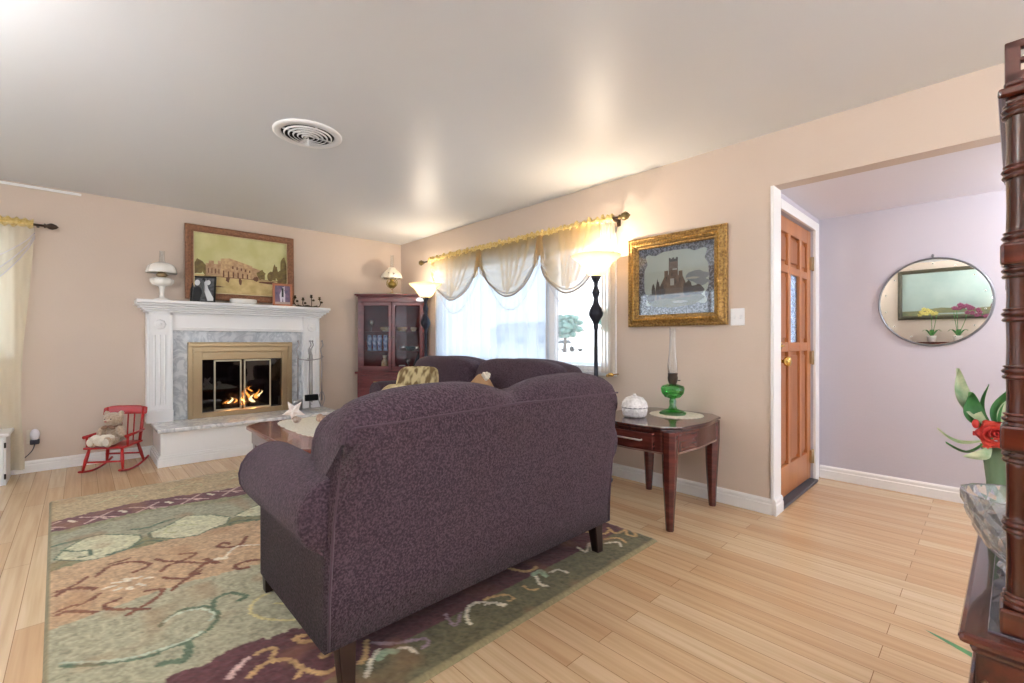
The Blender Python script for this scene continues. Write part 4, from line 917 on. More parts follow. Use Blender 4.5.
orchid(4.95, mat('yellow_petal', 'e2d27a', .6), 'yellow orchid in a white pot on the sideboard, seen in the mirror', [[(0, 0, .09), (.0, .02, .3), (-.02, .02, .48), (-.16, .02, .47)], [(0, 0, .09), (.04, .02, .3), (.05, .02, .47), (-.08, .02, .52)]], 1)
orchid(5.26, mat('magenta_petal', '8f4668', .6), 'magenta orchid in a white pot on the sideboard, seen in the mirror', [[(0, 0, .09), (-.01, .02, .35), (.0, .02, .60), (.24, .02, .48)], [(0, 0, .09), (.08, .02, .35), (.12, .02, .47), (.36, .02, .38)], [(0, 0, .09), (-.03, .02, .3), (-.04, .02, .52), (.12, .02, .56)]], 2)
# ================================================================== red rocking chair and teddy
t = thing('rocking_chair', 'small red wooden child\'s rocking chair left of the fireplace with a teddy on it', 'rocking chair', (.37, .215, 0), R(57))
sw = .145
MB().prism([(-.15, -.15), (.15, -.15), (.145, .12), (-.145, .12)], lambda u, v, q: (u, v, .205+.018*q+.01*(v+.15)), 0).build('seat', M_red, t, bevel=.006)
for s in (-1, 1):
    pts = [(s*.145, -.20+.40*k/12, .012+.05*((k-5)/7)**2 if True else 0) for k in range(13)]
    MB().tube(pts, .0095, 8).build('rocker', M_red, t)
    MB().tube([(s*.12, -.12, .205), (s*.133, -.14, .12), (s*.145, -.155, .035)], [.011, .014, .009]).build('front_leg', M_red, t)
    MB().tube([(s*.115, .10, .205), (s*.13, .115, .12), (s*.145, .13, .04)], [.011, .014, .009]).build('rear_leg', M_red, t)
    MB().tube([(s*.125, .11, .215), (s*.132, .122, .33), (s*.142, .135, .52)], [.012, .014, .011]).build('back_post', M_red, t)
    MB().tube([(s*.15, -.10, .215), (s*.152, -.10, .30)], .009).build('arm_support', M_red, t)
    MB().tube([(s*.155, -.13, .305), (s*.152, 0, .31), (s*.14, .14, .315)], [.014, .012, .01]).build('armrest', M_red, t)
MB().tube([(-.138, -.145, .10), (.138, -.145, .10)], .008).tube([(-.135, .12, .11), (.135, .12, .11)], .008).build('stretcher', M_red, t)
for k in range(4): x = -.075+.05*k; MB().tube([(x*.95, .112, .215), (x, .128, .47)], .006).build('spindle', M_red, t)
MB().loft([[(x, .120+.012*(1-(x/.17)**2), .455), (x, .136+.012*(1-(x/.17)**2), .46), (x, .146+.012*(1-(x/.17)**2), .535-.02*(abs(x)/.17)**4), (x, .130+.012*(1-(x/.17)**2), .53-.02*(abs(x)/.17)**4)] for x in [-.17+.34*i/14 for i in range(15)]], sm=False).build('crest_rail', M_red, t, bevel=.005)
M_fur = mat('cream_teddy_fur', 'cdb79f', 1, c2='b39a82', scale=60, bump=.9, bscale=120, sheen=.5)
M_fur2 = mat('pale_teddy_fur', 'e6dccb', 1, bump=.9, bscale=120, sheen=.5)
t = thing('teddy_bear', 'cream teddy bear sitting in the red rocking chair', 'teddy bear', (.39, .20, .235), R(52))
b = MB(); b.ell((0, .03, .08), (.075, .06, .09)).ell((0, .0, .20), (.072, .065, .062)).ell((0, -.055, .188), (.034, .03, .026))
for s in (-1, 1):
    b.ell((s*.058, .01, .252), (.024, .012, .024)).ell((s*.078, -.02, .10), (.03, .035, .055), rot=Matrix.Rotation(s*R(-25), 3, 'Y')).ell((s*.05, -.08, .03), (.036, .075, .034)).ell((s*.06, -.145, .035), (.036, .024, .045))
bo = b.build('body', M_fur, t)
rm = bo.modifiers.new('remesh', 'REMESH'); rm.mode = 'VOXEL'; rm.voxel_size = .006; rm.use_smooth_shade = True
sm_ = bo.modifiers.new('smooth', 'SMOOTH'); sm_.iterations = 4
for s in (-1, 1):
    MB().ell((s*.024, -.062, .212), (.005, .004, .005), 8, 6).build('eye', M_black, bo); MB().ell((s*.06, -.168, .035), (.026, .005, .032)).build('foot_pad', M_fur2, bo)
MB().ell((0, -.086, .195), (.01, .006, .007), 8, 6).build('nose', mat('pink_nose', 'b06a62', .6), bo)
MB().loft([[(r_*math.cos(a), .01+r_*.9*math.sin(a), z) for r_, z in ((.05, .14), (.058, .148), (.05, .155))] for a in [2*PI*i/20 for i in range(21)]], caps=False).build('ribbon', mat('tan_ribbon', '8c6a55', .7), t)
for s in (-1, 1): MB().ell((s*.028, -.058, .142), (.03, .008, .016), rot=Matrix.Rotation(s*R(20), 3, 'Y')).build('bow_loop', mat('tan_ribbon', '8c6a55'), t)
t2 = thing('plush_lamb', 'small white plush toy on the lap of the teddy bear', 'plush toy', (.485, .135, .235), R(40)); t2.scale = (1.15, 1.15, 1.15)
lb = MB(); lb.ell((0, 0, .035), (.05, .06, .04)).ell((-.01, -.05, .06), (.03, .028, .028))
for i in range(14): lb.ell((rn.uniform(-.04, .04), rn.uniform(-.05, .04), rn.uniform(.03, .07)), (.016, .016, .014), 8, 6)
o = lb.build('body', M_fur2, t2); rm = o.modifiers.new('remesh', 'REMESH'); rm.mode = 'VOXEL'; rm.voxel_size = .005; rm.use_smooth_shade = True

# ================================================================== corner china cabinet (45 degrees)
cc = thing('corner_china_cabinet', 'dark cherry corner china cabinet with two glazed doors left of the window', 'cabinet', (.425, 2.835, 0), R(45))
# local: face along x at y=0, front -y, body to y=+.48
HW = .445
def trap(f, d, s_=0): return [(-f, 0-s_), (f, 0-s_), (f, .06), (f-.36-(d*0), .43), (-f+.36, .43), (-f, .06)]
f3 = lambda u, v, w_: (u, v, w_)
MB().prism(trap(HW+.0, 0), f3, 0, (0, .70)).build('base_carcass', M_cab, cc, bevel=.003)
MB().prism(trap(HW+.025, 0, .03), f3, 0, (.70, .73)).build('waist_moulding', M_cab, cc, bevel=.008)
MB().prism(trap(HW+.02, 0, .02), f3, 0, (0, .08)).build('plinth', M_cab, cc, bevel=.004)
ub = MB(); z0, z1 = .73, 1.655
ub.prism(trap(HW-.01, 0), f3, 0, (z0, z0+.02)).prism(trap(HW-.01, 0), f3, 0, (z1-.02, z1))
# side/back panels of the upper part
sidep = [(HW-.01, 0), (HW-.01, .06), (HW-.37, .43), (-HW+.37, .43), (-HW+.01, .06), (-HW+.01, 0)]
for (a, b_) in zip(sidep, sidep[1:]):
    d_ = Vector((b_[0]-a[0], b_[1]-a[1])); n_ = Vector((-d_.y, d_.x)).normalized()*.012
    ub.prism([a, b_, (b_[0]+n_.x, b_[1]+n_.y), (a[0]+n_.x, a[1]+n_.y)], f3, 0, (z0, z1))
ub.box(-HW+.01, -HW+.055, -.012, .01, z0, z1).box(HW-.055, HW-.01, -.012, .01, z0, z1).box(-HW+.01, HW-.01, -.012, .01, z1-.05, z1)
ub.build('upper_carcass', M_cab, cc, bevel=.002)
cn = MB()
for k, (e, a, b_) in enumerate(((.0, 1.655, 1.67), (.012, 1.67, 1.685), (.03, 1.685, 1.705))): cn.prism(trap(HW-.005+e, 0, .01+e), f3, 0, (a, b_))
cn.build('cornice', M_cab, cc, bevel=.004)
M_cabg = glass('cabinet_glass', 'f4f2f4', .0, .22)
for s in (-1, 1):
    a, b_ = sorted((s*.003, s*(HW-.055)))
    dm = MB().box(a, a+.04, -.03, -.012, .75, 1.60).box(b_-.04, b_, -.03, -.012, .75, 1.60).box(a, b_, -.03, -.012, .75, .80).box(a, b_, -.03, -.012, 1.555, 1.60).build('glazed_door', M_cab, cc, bevel=.004)
    MB().box(a+.04, b_-.04, -.024, -.020, .80, 1.555).build('door_glass', M_cabg, dm)
    MB().ell((s*.025, -.04, 1.16), (.008, .01, .008)).build('knob', M_brass2, dm)
    a, b_ = sorted((s*.01, s*(HW-.03)))
    dl = MB().box(a, b_, -.018, 0, .10, .52).box(a+.06, b_-.06, -.024, -.018, .16, .46).build('lower_door', M_cab, cc, bevel=.005); MB().ell((s*.04, -.03, .33), (.01, .012, .01)).build('knob', M_brass2, dl)
dl = MB().box(-HW+.03, HW-.03, -.018, 0, .54, .68).build('drawer', M_cab, cc, bevel=.005)
for s in (-1, 1): MB().tube([(s*.2-.04, -.018, .61), (s*.2-.03, -.035, .60), (s*.2+.03, -.035, .60), (s*.2+.04, -.018, .61)], .004).build('pull', M_brass2, dl)
SHZ = (.99, 1.235)
for z in SHZ: MB().prism(trap(HW-.03, 0), f3, 0, (z-.006, z)).build('shelf', M_cab, cc)
CW = Matrix.Translation((.425, 2.835, 0)) @ Matrix.Rotation(R(45), 4, 'Z')
def in_cab(x, y, z): return tuple(CW @ Vector((x, y, z)))
M_silver = mat('tarnished_silver', 'c9c6c4', .25, .9); M_china = mat('cream_china', 'ddcdb0', .25, c2='b8925e', scale=30); M_blue = mat('blue_glass_ware', '4a5c8c', .15, c2='a8b4d0', scale=25)
M_bowlb = mat('brown_bowl', 'b89a6a', .35)
def cup(name, lbl, x, y, z, prof, m, cat, grp, hd=False):
    t = MB().lathe(prof, n=20); 
    if hd: r_ = prof[1][0]; h_ = prof[-2][1]; t.tube(spline([(r_*.9, 0, h_*.8), (r_*1.5, 0, h_*.8), (r_*1.5, 0, h_*.35), (r_*.9, 0, h_*.25)]), .004, 6)
    o = t.build(name, m); o.location = in_cab(x, y, z); o.rotation_euler = (0, 0, R(-20)); return tag(o, lbl, cat, grp)
teapot = [(0, 0), (.03, 0), (.05, .03), (.048, .06), (.02, .075), (.008, .09), (0, .09)]; bowl_ = [(0, 0), (.04, 0), (.065, .04), (.068, .055), (.06, .055), (.035, .01), (0, .01)]
cupp = [(0, 0), (.022, 0), (.036, .02), (.04, .055), (.034, .055), (.018, .008), (0, .008)]; plat = [(0, 0), (.04, 0), (.075, .012), (.075, .016), (.04, .006), (0, .006)]
gob = [(0, 0), (.028, 0), (.006, .01), (.006, .06), (.03, .09), (.033, .14), (.029, .14), (.0, .08)]
G = 'china in the corner cabinet'
cup('bowl', 'round tan bowl on the upper shelf just right of the door meeting stiles', .09, .12, SHZ[1], bowl_, M_china, 'bowl', G)
cup('sauce_boat', 'cream cup with handle on the upper shelf at the right of the china cabinet', .24, .12, SHZ[1], cupp, M_china, 'cup', G, True)
cup('bowl', 'tan stacked bowl on the upper shelf at the left of the china cabinet', -.12, .10, SHZ[1], bowl_, M_china, 'bowl', G)
cup('goblet', 'bright silver goblet on the upper shelf near the left edge', -.30, .10, SHZ[1], gob, M_silver, 'goblet', G)
for i, (x, nm) in enumerate(((-.32, 'leftmost'), (-.26, 'second from left'), (-.19, 'third from left'), (-.12, 'rightmost'))):
    cup('blue_glass', 'tall blue and white glass on the middle shelf, %s of four' % nm, x, .09+.02*(i % 2), SHZ[0], [(0, 0), (.028, 0), (.022, .04), (.03, .12), (.026, .19), (.02, .20), (.018, .19), (0, .03)], M_blue, 'glass', 'blue glasses on the middle shelf')
cup('teapot', 'silver teapot on the middle shelf right of the door meeting stiles', .11, .12, SHZ[0], teapot, M_silver, 'teapot', G, True)
cup('black_bowl', 'dark bowl on the middle shelf between the silver teapot and silver cup', .20, .13, SHZ[0], bowl_, mat('black_glaze', '26242a', .2), 'bowl', G)
cup('silver_cup', 'silver cup on the middle shelf at the right of the cabinet', .29, .12, SHZ[0], cupp, M_silver, 'cup', G, True)
cup('white_vase', 'white vase on the cabinet bottom behind the left door', -.14, .14, .75, [(0, 0), (.03, 0), (.045, .05), (.04, .10), (.018, .14), (.03, .18), (.02, .17), (0, .1)], M_china, 'vase', G)
cup('white_plate', 'cream plate on the cabinet floor behind the left door', -.22, .07, .75, plat, M_milk, 'plate', G)
cup('white_cup', 'white cup on the cabinet floor behind the right door', .10, .08, .75, cupp, M_milk, 'cup', G, True)
cup('crystal_goblet', 'clear goblet on the cabinet floor beside the tilted dark tray', .16, .16, .75, gob, M_silver, 'goblet', G)
o = MB().box(-.035, .035, -.006, .006, 0, .24).build('dark_tray', mat('black_glaze', '26242a'), bevel=.003); o.location = in_cab(.24, .14, .752); o.rotation_euler = (0, R(24), R(45)); tag(o, 'narrow dark tray leaning inside the right door of the china cabinet', 'tray')
# gilt oil lamp on the cabinet
t = thing('painted_oil_lamp', 'small brass oil lamp with white patterned shade on the corner china cabinet', 'oil lamp', (.33, 2.88, 1.7055))
MB().lathe([(0, 0), (.075, 0), (.07, .012), (.03, .022), (.014, .04), (.012, .07), (.022, .085)], n=24).build('base', M_china, t)
MB().lathe([(.022, .085), (.045, .11), (.052, .135), (.04, .16), (.02, .175), (.03, .19), (.026, .205), (0, .205)], n=24, flute=.04, fn=8).build('brass_font', mat('olive_brass', '9a8748', .35, .7), t)
for s in range(4):
    a = s*PI/2+.4; MB().tube(spline([(.02*math.cos(a), .02*math.sin(a), .08), (.075*math.cos(a), .075*math.sin(a), .12), (.08*math.cos(a), .08*math.sin(a), .17), (.05*math.cos(a), .05*math.sin(a), .2), (.1*math.cos(a), .1*math.sin(a), .235)]), .0045, 6).build('scroll_arm', mat('olive_brass', '9a8748'), t)
MB().lathe([(.128, .205), (.13, .215), (.118, .255), (.085, .295), (.05, .325), (.042, .345)], n=36, flute=.04, fn=9).build('shade', mat('painted_shade', 'efe4d0', .35, c2='6f5a48', scale=16, lo=.62, hi=.68), t, solid=.003)
MB().lathe([(.024, .21), (.03, .26), (.022, .36), (.02, .50), (.021, .505)], n=18).build('chimney', M_clear, t)

# ================================================================== torchiere floor lamps
M_alab = bpy.data.materials.new('alabaster_bowl'); M_alab.use_nodes = True
nt = M_alab.node_tree; nt.nodes.clear(); o_ = nt.nodes.new('ShaderNodeOutputMaterial'); d_ = nt.nodes.new('ShaderNodeBsdfDiffuse'); l_ = nt.nodes.new('ShaderNodeBsdfTranslucent'); m_ = nt.nodes.new('ShaderNodeMixShader'); g_ = nt.nodes.new('ShaderNodeBsdfGlossy'); m2_ = nt.nodes.new('ShaderNodeMixShader')
d_.inputs[0].default_value = lin('f2e6cc'); l_.inputs[0].default_value = lin('faefd8'); m_.inputs[0].default_value = .5; g_.inputs[1].default_value = .2; m2_.inputs[0].default_value = .05
nt.links.new(d_.outputs[0], m_.inputs[1]); nt.links.new(l_.outputs[0], m_.inputs[2]); nt.links.new(m_.outputs[0], m2_.inputs[1]); nt.links.new(g_.outputs[0], m2_.inputs[2]); nt.links.new(m2_.outputs[0], o_.inputs[0])
t = thing('torchiere_lamp', 'dark metal torchiere floor lamp with lit bowl in front of the corner cabinet', 'floor lamp', (.965, 2.975, 0), 0, 'torchiere lamps beside the window')
MB().lathe([(0, 0), (.13, 0), (.135, .012), (.11, .022), (.05, .035), (.025, .06), (.014, .1), (0, .1)], n=32).build('base', M_bronze, t)
MB().tube([(0, 0, .1), (0, 0, .72), (0, 0, 1.22)], [.019, .017, .015], 12).build('pole', M_bronze, t)
MB().lathe([(.015, 1.20), (.022, 1.225), (.018, 1.24), (.03, 1.27), (.054, 1.31), (.058, 1.335), (.046, 1.37), (.024, 1.41), (.017, 1.45), (.026, 1.48), (.032, 1.50), (.024, 1.52), (.015, 1.55), (.018, 1.58), (.034, 1.61), (.04, 1.63), (.0, 1.635)], n=24).build('turned_finial', M_bronze, t)
MB().lathe([(.03, 1.632), (.06, 1.638), (.085, 1.66), (.105, 1.70), (.13, 1.735), (.17, 1.765), (.192, 1.785), (.196, 1.795), (.190, 1.797), (.165, 1.776), (.125, 1.745), (.098, 1.705), (.08, 1.668), (.03, 1.642)], n=44).build('glass_bowl', M_alab, t)
MB().lathe([(.0, 1.642), (.012, 1.642), (.012, 1.68), (0, 1.68)], n=12).ell((0, 0, 1.715), (.024, .024, .034), 12, 8, mi=1).build('bulb', [M_white, mat('lit_bulb', 'fff0cc', .5, emis='ffe8c4', es=9)], t)
dup(t, (3.425, 2.985, 0), 0, 'dark metal torchiere floor lamp with lit alabaster bowl at the right end of the window')
for x, y, e in ((.965, 2.975, 6.5), (3.425, 2.985, 6.5)): light('torchiere_light', 'POINT', (x, y, 1.775), e, (1, .88, .72), shadow_soft_size=.035)

# ================================================================== curtains of the window wall
M_sh1 = sheer('white_sheer', 'd3dfec', .74, .8); M_sh2 = sheer('gold_sheer', 'dcbd88', .5, .6); M_sh3 = sheer('clear_white_sheer', 'f2f2f4', .16, .6); M_sh4 = sheer('cream_sheer', 'fff6dc', .6, .45)
M_trimc = mat('swag_piping', 'a99a8c', .8)
cu = thing('window_curtain', 'gold swagged sheer curtain over white sheers on the big window', 'curtain', (0, 0, 0))
MB().tube([(.72, 3.10, 2.095), (3.57, 3.10, 2.095)], .011, 10).build('curtain_rod', mat('dark_rod', '4a3a30', .4, .5), cu)
for x, s in ((.72, -1), (3.57, 1)):
    T = Matrix.Translation((x, 3.10, 2.095)) @ Matrix.Rotation(R(90*s), 4, 'Y')
    MB(T).lathe([(.012, -.005), (.02, 0), (.013, .012), (.028, .03), (.034, .05), (.026, .07), (.008, .09), (0, .1)], n=16, flute=.08, fn=6).build('finial', mat('rod_finial', '6b5a38', .4, .5), cu)
for x in (.80, 3.50): MB().box(x-.01, x+.01, 3.09, 3.2, 2.085, 2.10).box(x-.015, x+.015, 3.19, 3.2, 2.05, 2.13).build('rod_bracket', mat('dark_rod', '4a3a30'), cu)
r2 = random.Random(5); ph = [r2.uniform(0, 6.28) for _ in range(8)]
def ruf(u, v):
    x = .86+2.66*u; a = 2*PI*v; k = 1+.25*math.sin(x*95+ph[0])+.15*math.sin(x*57+a*2)
    top = .034 if math.sin(a) > 0 else .022
    return (x, 3.095+.026*k*math.cos(a)+.006*math.sin(x*130), 2.095+top*k*math.sin(a)*(1+.3*math.sin(x*140+1)))
MB().grid(ruf, 420, 10).build('gathered_header', M_goldcloth, cu)
def fold(x, k=1): return .018*math.sin(x*52+ph[1])+.012*math.sin(x*31+ph[2])+.006*math.sin(x*97+ph[3])
MB().grid(lambda u, v: (.90+1.89*u, 3.150+.75*fold(.9+1.89*u), 2.07-1.32*v), 300, 4).build('white_sheer_panel', M_sh1, cu)
MB().grid(lambda u, v: (2.74+.10*u, 3.142+.012*math.sin(u*40), 2.07-1.32*v), 40, 4).build('gathered_sheer_edge', sheer('dense_sheer', 'ece8e6', .85, .5), cu)
MB().grid(lambda u, v: (2.83+.50*u, 3.150+.015*math.sin(u*60), 2.07-1.24*v), 120, 4).build('open_sheer_panel', M_sh3, cu)
MB().grid(lambda u, v: (3.37+.13*u, 3.13+.018*math.sin(u*26), 2.07-(1.22)*v), 40, 4).build('side_sheer_panel', sheer('side_sheer', 'e9dfd2', .7, .5), cu)
SW = [(.93, 1.86, 1.36, 1.58, 1.43, 1.90), (1.86, 2.74, 2.31, 1.555, 1.42, 1.88), (2.74, 3.40, 3.07, 1.53, 1.40, 1.72)]
def sag(u, c): # 0 at ends 1 at c
    return (math.sin(PI*(.5*u/c if u < c else .5+.5*(u-c)/(1-c))))**.85
for i, (x0, x1, xc, zb, zb2, zp) in enumerate(SW):
    c_ = (xc-x0)/(x1-x0); z_end = 1.93 if i < 2 else 1.80
    def fn(u, v, zb_=zb, amp=.022, yy=3.075):
        x = x0+(x1-x0)*u; s_ = sag(u, c_); bot = z_end-(z_end-zb_)*s_
        z = 2.08-(2.08-bot)*v
        return (x, yy-.02*s_*v+amp*math.sin(v*21+s_*6+u*2.0)*v*(.4+.6*s_)+.008*math.sin(x*60)*(1-v), z)
    sw_ = MB().grid(lambda u, v: fn(u, v), 48, 40).build('gold_swag', M_sh2, cu)
    MB().tube([fn(u/30, 1) for u in range(31)], .0075, 6).tube([fn(u/30, .94) for u in range(31)], .005, 6).build('swag_piping', M_trimc, sw_)
    ls = MB().grid(lambda u, v: fn(u, v, zb2, .006, 3.115), 40, 10).build('sheer_underswag', M_sh3, cu)
    MB().tube([fn(u/30, 1, zb2, .006, 3.115) for u in range(31)], .0028, 6).build('underswag_hem', mat('hem_grey', 'b9b6c0', .8), ls)
    # diagonal gathered folds
    for k, (ua, ub_) in enumerate(((.5, c_), (.62, c_+.03), (.4, c_-.04), (.75, c_+.08), (.88, c_+.16))):
        xa = x0+(x1-x0)*ua; xb = x0+(x1-x0)*ub_; zz = zb+.03+.015*k
        MB().grid(lambda u, v: (xa+(xb-xa)*v+(u-.5)*.055*(1-.3*v), 3.05-.01*math.sin(PI*u)-.005*k, 2.08+(zz-2.08)*v-.05*math.sin(PI*v)*(1 if k > 2 else 0)), 6, 14).build('gathered_fold', M_sh2, sw_)
for x in (1.86, 2.74):
    MB().grid(lambda u, v: (x+(u-.5)*(.05+.13*v), 3.055+.02*math.sin(u*24), 2.08-.24*v-.06*math.sin(u*9)*v), 30, 8).build('jabot', M_sh2, cu)
MB().ell((3.50, 3.08, .84), (.03, .02, .016)).ell((3.47, 3.08, .83), (.014, .014, .012)).tube([(3.5, 3.08, .84), (3.5, 3.19, .84)], .005).build('holdback', M_brass2, cu)
# left window curtain
cl = thing('left_curtain', 'cream sheer curtain on a dark rod over the left window by the photo edge', 'curtain', (0, 0, 0))
MB().tube([(.09, -1.62, 2.085), (.09, -.225, 2.085)], .010, 10).build('curtain_rod', mat('dark_rod', '4a3a30'), cl)
MB(Matrix.Translation((.09, -.225, 2.085)) @ Matrix.Rotation(R(-90), 4, 'X')).lathe([(.012, -.005), (.02, 0), (.012, .01), (.024, .03), (.026, .045), (.016, .07), (0, .085)], n=14, flute=.1, fn=5).build('finial', mat('dark_rod', '4a3a30'), cl)
MB().box(0, .09, -.275, -.26, 2.078, 2.092).build('rod_bracket', mat('dark_rod', '4a3a30'), cl)
MB().grid(lambda u, v: (.095+.028*(1+.2*math.sin(u*150))*math.cos(2*PI*v), -1.58+1.29*u, 2.088+.036*(1+.25*math.sin(u*170+v*5))*math.sin(2*PI*v)), 240, 8).build('gathered_header', M_goldcloth, cl)
def lp(u, v):
    e = -.285-.055*v-.07*math.sin(PI*min(1, v*1.05))*v
    y = -1.58+(e+1.58)*u
    return (.085+.014*math.sin(y*48)+.010*math.sin(y*83), y, 2.07-2.02*v)
MB().grid(lp, 150, 16).build('cream_sheer_panel', M_sh4, cl)
def lsw(u, v):
    s_ = math.sin(PI*u)**.8; z = 2.07-(.10+.62*s_)*v
    return (.125+.012*math.sin(v*18+u*3)*s_, -1.50+1.22*u, z)
o = MB().grid(lsw, 40, 24).build('swag', M_sh3, cl)
for vv in (1, .82, .6): MB().tube([lsw(u/30, vv) for u in range(31)], .0035, 6).build('swag_hem', mat('hem_grey', 'b9b6c0'), o)

# ================================================================== etagere on the right
E0 = (5.558, .94, 0); ER = R(-1.6)
et = thing('etagere', 'dark mahogany etagere with bamboo turned posts and carved base at the right edge', 'etagere', E0, ER)
EW, ED, ET = .80, .62, .682
MB().box(.035, EW-.035, .035, ED-.035, .06, ET-.115).build('base_carcass', M_ledge, et, bevel=.004)
fz = MB(); fz.box(.018, EW-.018, .018, ED-.018, ET-.105, ET-.035)
fz.build('carved_frieze', M_carve, et, bevel=.003)
cv = MB(); M_cv2 = mat('gilded_carving', '7a5236', .45, .2)
for i in range(14):
    x = .05+.052*i; up = 1 if i % 2 else -1
    cv.tube(spline([(x-.024, .014, ET-.07), (x, .010, ET-.07+.02*up), (x+.022, .012, ET-.07+.005*up), (x+.012, .012, ET-.07-.008*up)]), [.0045]*18+[.0025], 6) if False else cv.tube(spline([(x-.024, .014, ET-.07), (x, .010, ET-.07+.02*up), (x+.022, .012, ET-.07+.005*up), (x+.012, .012, ET-.07-.008*up)]), .004, 6)
cv.build('scroll_carving', M_cv2, et)
rz_ = MB()
for i in (2, 6, 10):
    x = .05+.052*i
    for j in range(5): a = 2*PI*j/5; rz_.ell((x+.012*math.cos(a), .012, ET-.07+.012*math.sin(a)), (.009, .006, .009), 8, 6)
rz_.build('carved_flower', mat('red_carved_flower', '5e2a22', .4), et)
MB().box(.008, EW-.008, .008, ED-.008, ET-.118, ET-.105).build('lower_bead', M_ledge, et, bevel=.005)
MB().box(.0, EW, 0, ED, ET-.020, ET-.004).box(.012, EW-.012, .012, ED-.012, ET-.035, ET-.020).build('top_edge', M_ledge, et, bevel=.007)
MB().box(.03, EW-.03, .03, ED-.03, ET-.004, ET).build('glossy_top', mat('polished_dark_top', '4c4650', .04, .0, coat=1.0, spec=1.0), et, bevel=.001)
for k in (0, 1):
    d_ = MB().box(.05+k*.36, .39+k*.36, .018, .035, .10, ET-.13).box(.09+k*.36, .35+k*.36, .012, .018, .15, ET-.18).build('door', mat('warm_mahogany', '5c301e', .3, c2='70402a', scale=6, stretch=(1, 1, 6)), et, bevel=.004)
    MB().ell((.36 if k == 0 else .44, .008, .35), (.012, .012, .012)).build('knob', M_brass2, d_)
for x in (.07, EW-.07):
    for y in (.07, ED-.07): MB().lathe([(0, 0), (.02, 0), (.032, .02), (.034, .045), (.03, .06), (0, .06)], c=(x, y, 0), n=16).build('foot', M_ledge, et)
M_post = mat('post_mahogany', '3c1e15', .25, c2='56291a', scale=8, stretch=(1, 1, .3), coat=.6)
def post(x, y):
    r_ = .0195
    rings = (ET+.047, .838, .940, .992, 1.062, 1.146, 1.210, 1.258, 1.356, 1.445)
    pr = []
    for z0_, z1_ in zip(rings, rings[1:]):
        for k in range(7): u = k/6; pr.append((r_*(1.0+.02*math.cos(2*PI*u)), z0_+(z1_-z0_)*u))
    pr = [(r_, ET)]+pr+[(r_, 1.46)]
    p = MB().lathe(pr, c=(x, y, 0), n=28).build('post', M_post, et)
    for z in rings:
        MB().lathe([(r_*.9, -.011), (r_*1.18, -.010), (r_*1.24, -.0075), (r_*1.18, -.005), (r_*1.06, -.0035), (r_*1.18, -.002), (r_*1.28, .001), (r_*1.2, .004), (r_*1.06, .0055), (r_*1.16, .007), (r_*1.18, .009), (r_*.9, .011)], c=(x, y, z), n=28).build('turned_ring', M_ledge, p)
    for a, b2, h_ in ((ET, ET+.036, .026), (.948, .985, .025), (1.218, 1.250, .025)): MB().box(x-h_, x+h_, y-h_, y+h_, a, b2).build('post_block', M_ledge, p, bevel=.004)
PX, PY = .0675, .058
for x in (PX, EW-PX):
    for y in (PY, ED-PY): post(x, y)
MB().box(PX-.02, EW-PX+.02, PY-.02, ED-PY+.02, 1.226, 1.242).build('shelf', M_ledge, et, bevel=.003)
MB().box(.048, EW-.048, .040, ED-.04, 1.452, 1.462).box(.040, EW-.040, .032, ED-.032, 1.462, 1.476).box(.046, EW-.046, .038, ED-.038, 1.476, 1.486).build('cornice', M_ledge, et, bevel=.004)
g = MB()
for a, b2 in ((1.49-.004, 1.500), (1.513, 1.519), (1.533, 1.545)):
    g.box(.047, EW-.055, .045, .058, a, b2).box(.055, EW-.055, ED-.058, ED-.045, a, b2).box(.047, .060, .045, ED-.045, a, b2).box(EW-.068, EW-.055, .045, ED-.045, a, b2)
for x in (.047, EW-.071, EW/2-.008, .24, EW-.256):
    for y in (.045, ED-.061): g.box(x, x+.016, y, y+.014, 1.486, 1.545)
for y in (.22, .38):
    for x in (.047, EW-.068): g.box(x, x+.013, y, y+.014, 1.486, 1.545)
g.build('gallery_rail', mat('gallery_wood', '5a3026', .35), et, bevel=.002)
# cut crystal bowl
cb_ = thing('crystal_bowl', 'large cut crystal bowl on the etagere in front of the green vase', 'bowl', (5.632, 1.245, ET+.0015)); cb_.scale = (.88, .88, .93)
def facet(prof, n, fl, name):
    vs = []; k = len(prof); mb = MB()
    for i in range(n):
        for j, (r_, z) in enumerate(prof):
            a = 2*PI*(i+.5*(j % 2))/n; q = 1+(fl if (i+j) % 2 else -fl); vs.append((r_*q*math.cos(a), r_*q*math.sin(a), z))
    fs = []
    for i in range(n):
        j = (i+1) % n
        for t_ in range(k-1):
            a, b2, c2_, d2 = i*k+t_, j*k+t_, j*k+t_+1, i*k+t_+1
            fs += [(a, b2, c2_), (a, c2_, d2)]
    mb.add(vs, fs); return mb
pf = [(.03, 0), (.036, .006), (.030, .016), (.042, .03), (.054, .045), (.064, .062), (.073, .080), (.080, .098), (.086, .116), (.090, .132), (.092, .150), (.086, .148), (.080, .125), (.07, .095), (.055, .062), (.035, .036), (.0, .03)]
facet(pf, 28, .02, 'bowl').build('cut_bowl', M_crys, cb_)
cw2 = MB()
for i in range(5): a = i*1.3; cw2.ell((.03*math.cos(a), .03*math.sin(a), .10+.012*(i % 2)), (.03, .03, .025), 10, 7)
cw2.build('tissue_filling', mat('clear_wrap', 'e8eef4', .12, trans=.5, bump=.9, bscale=40), cb_)
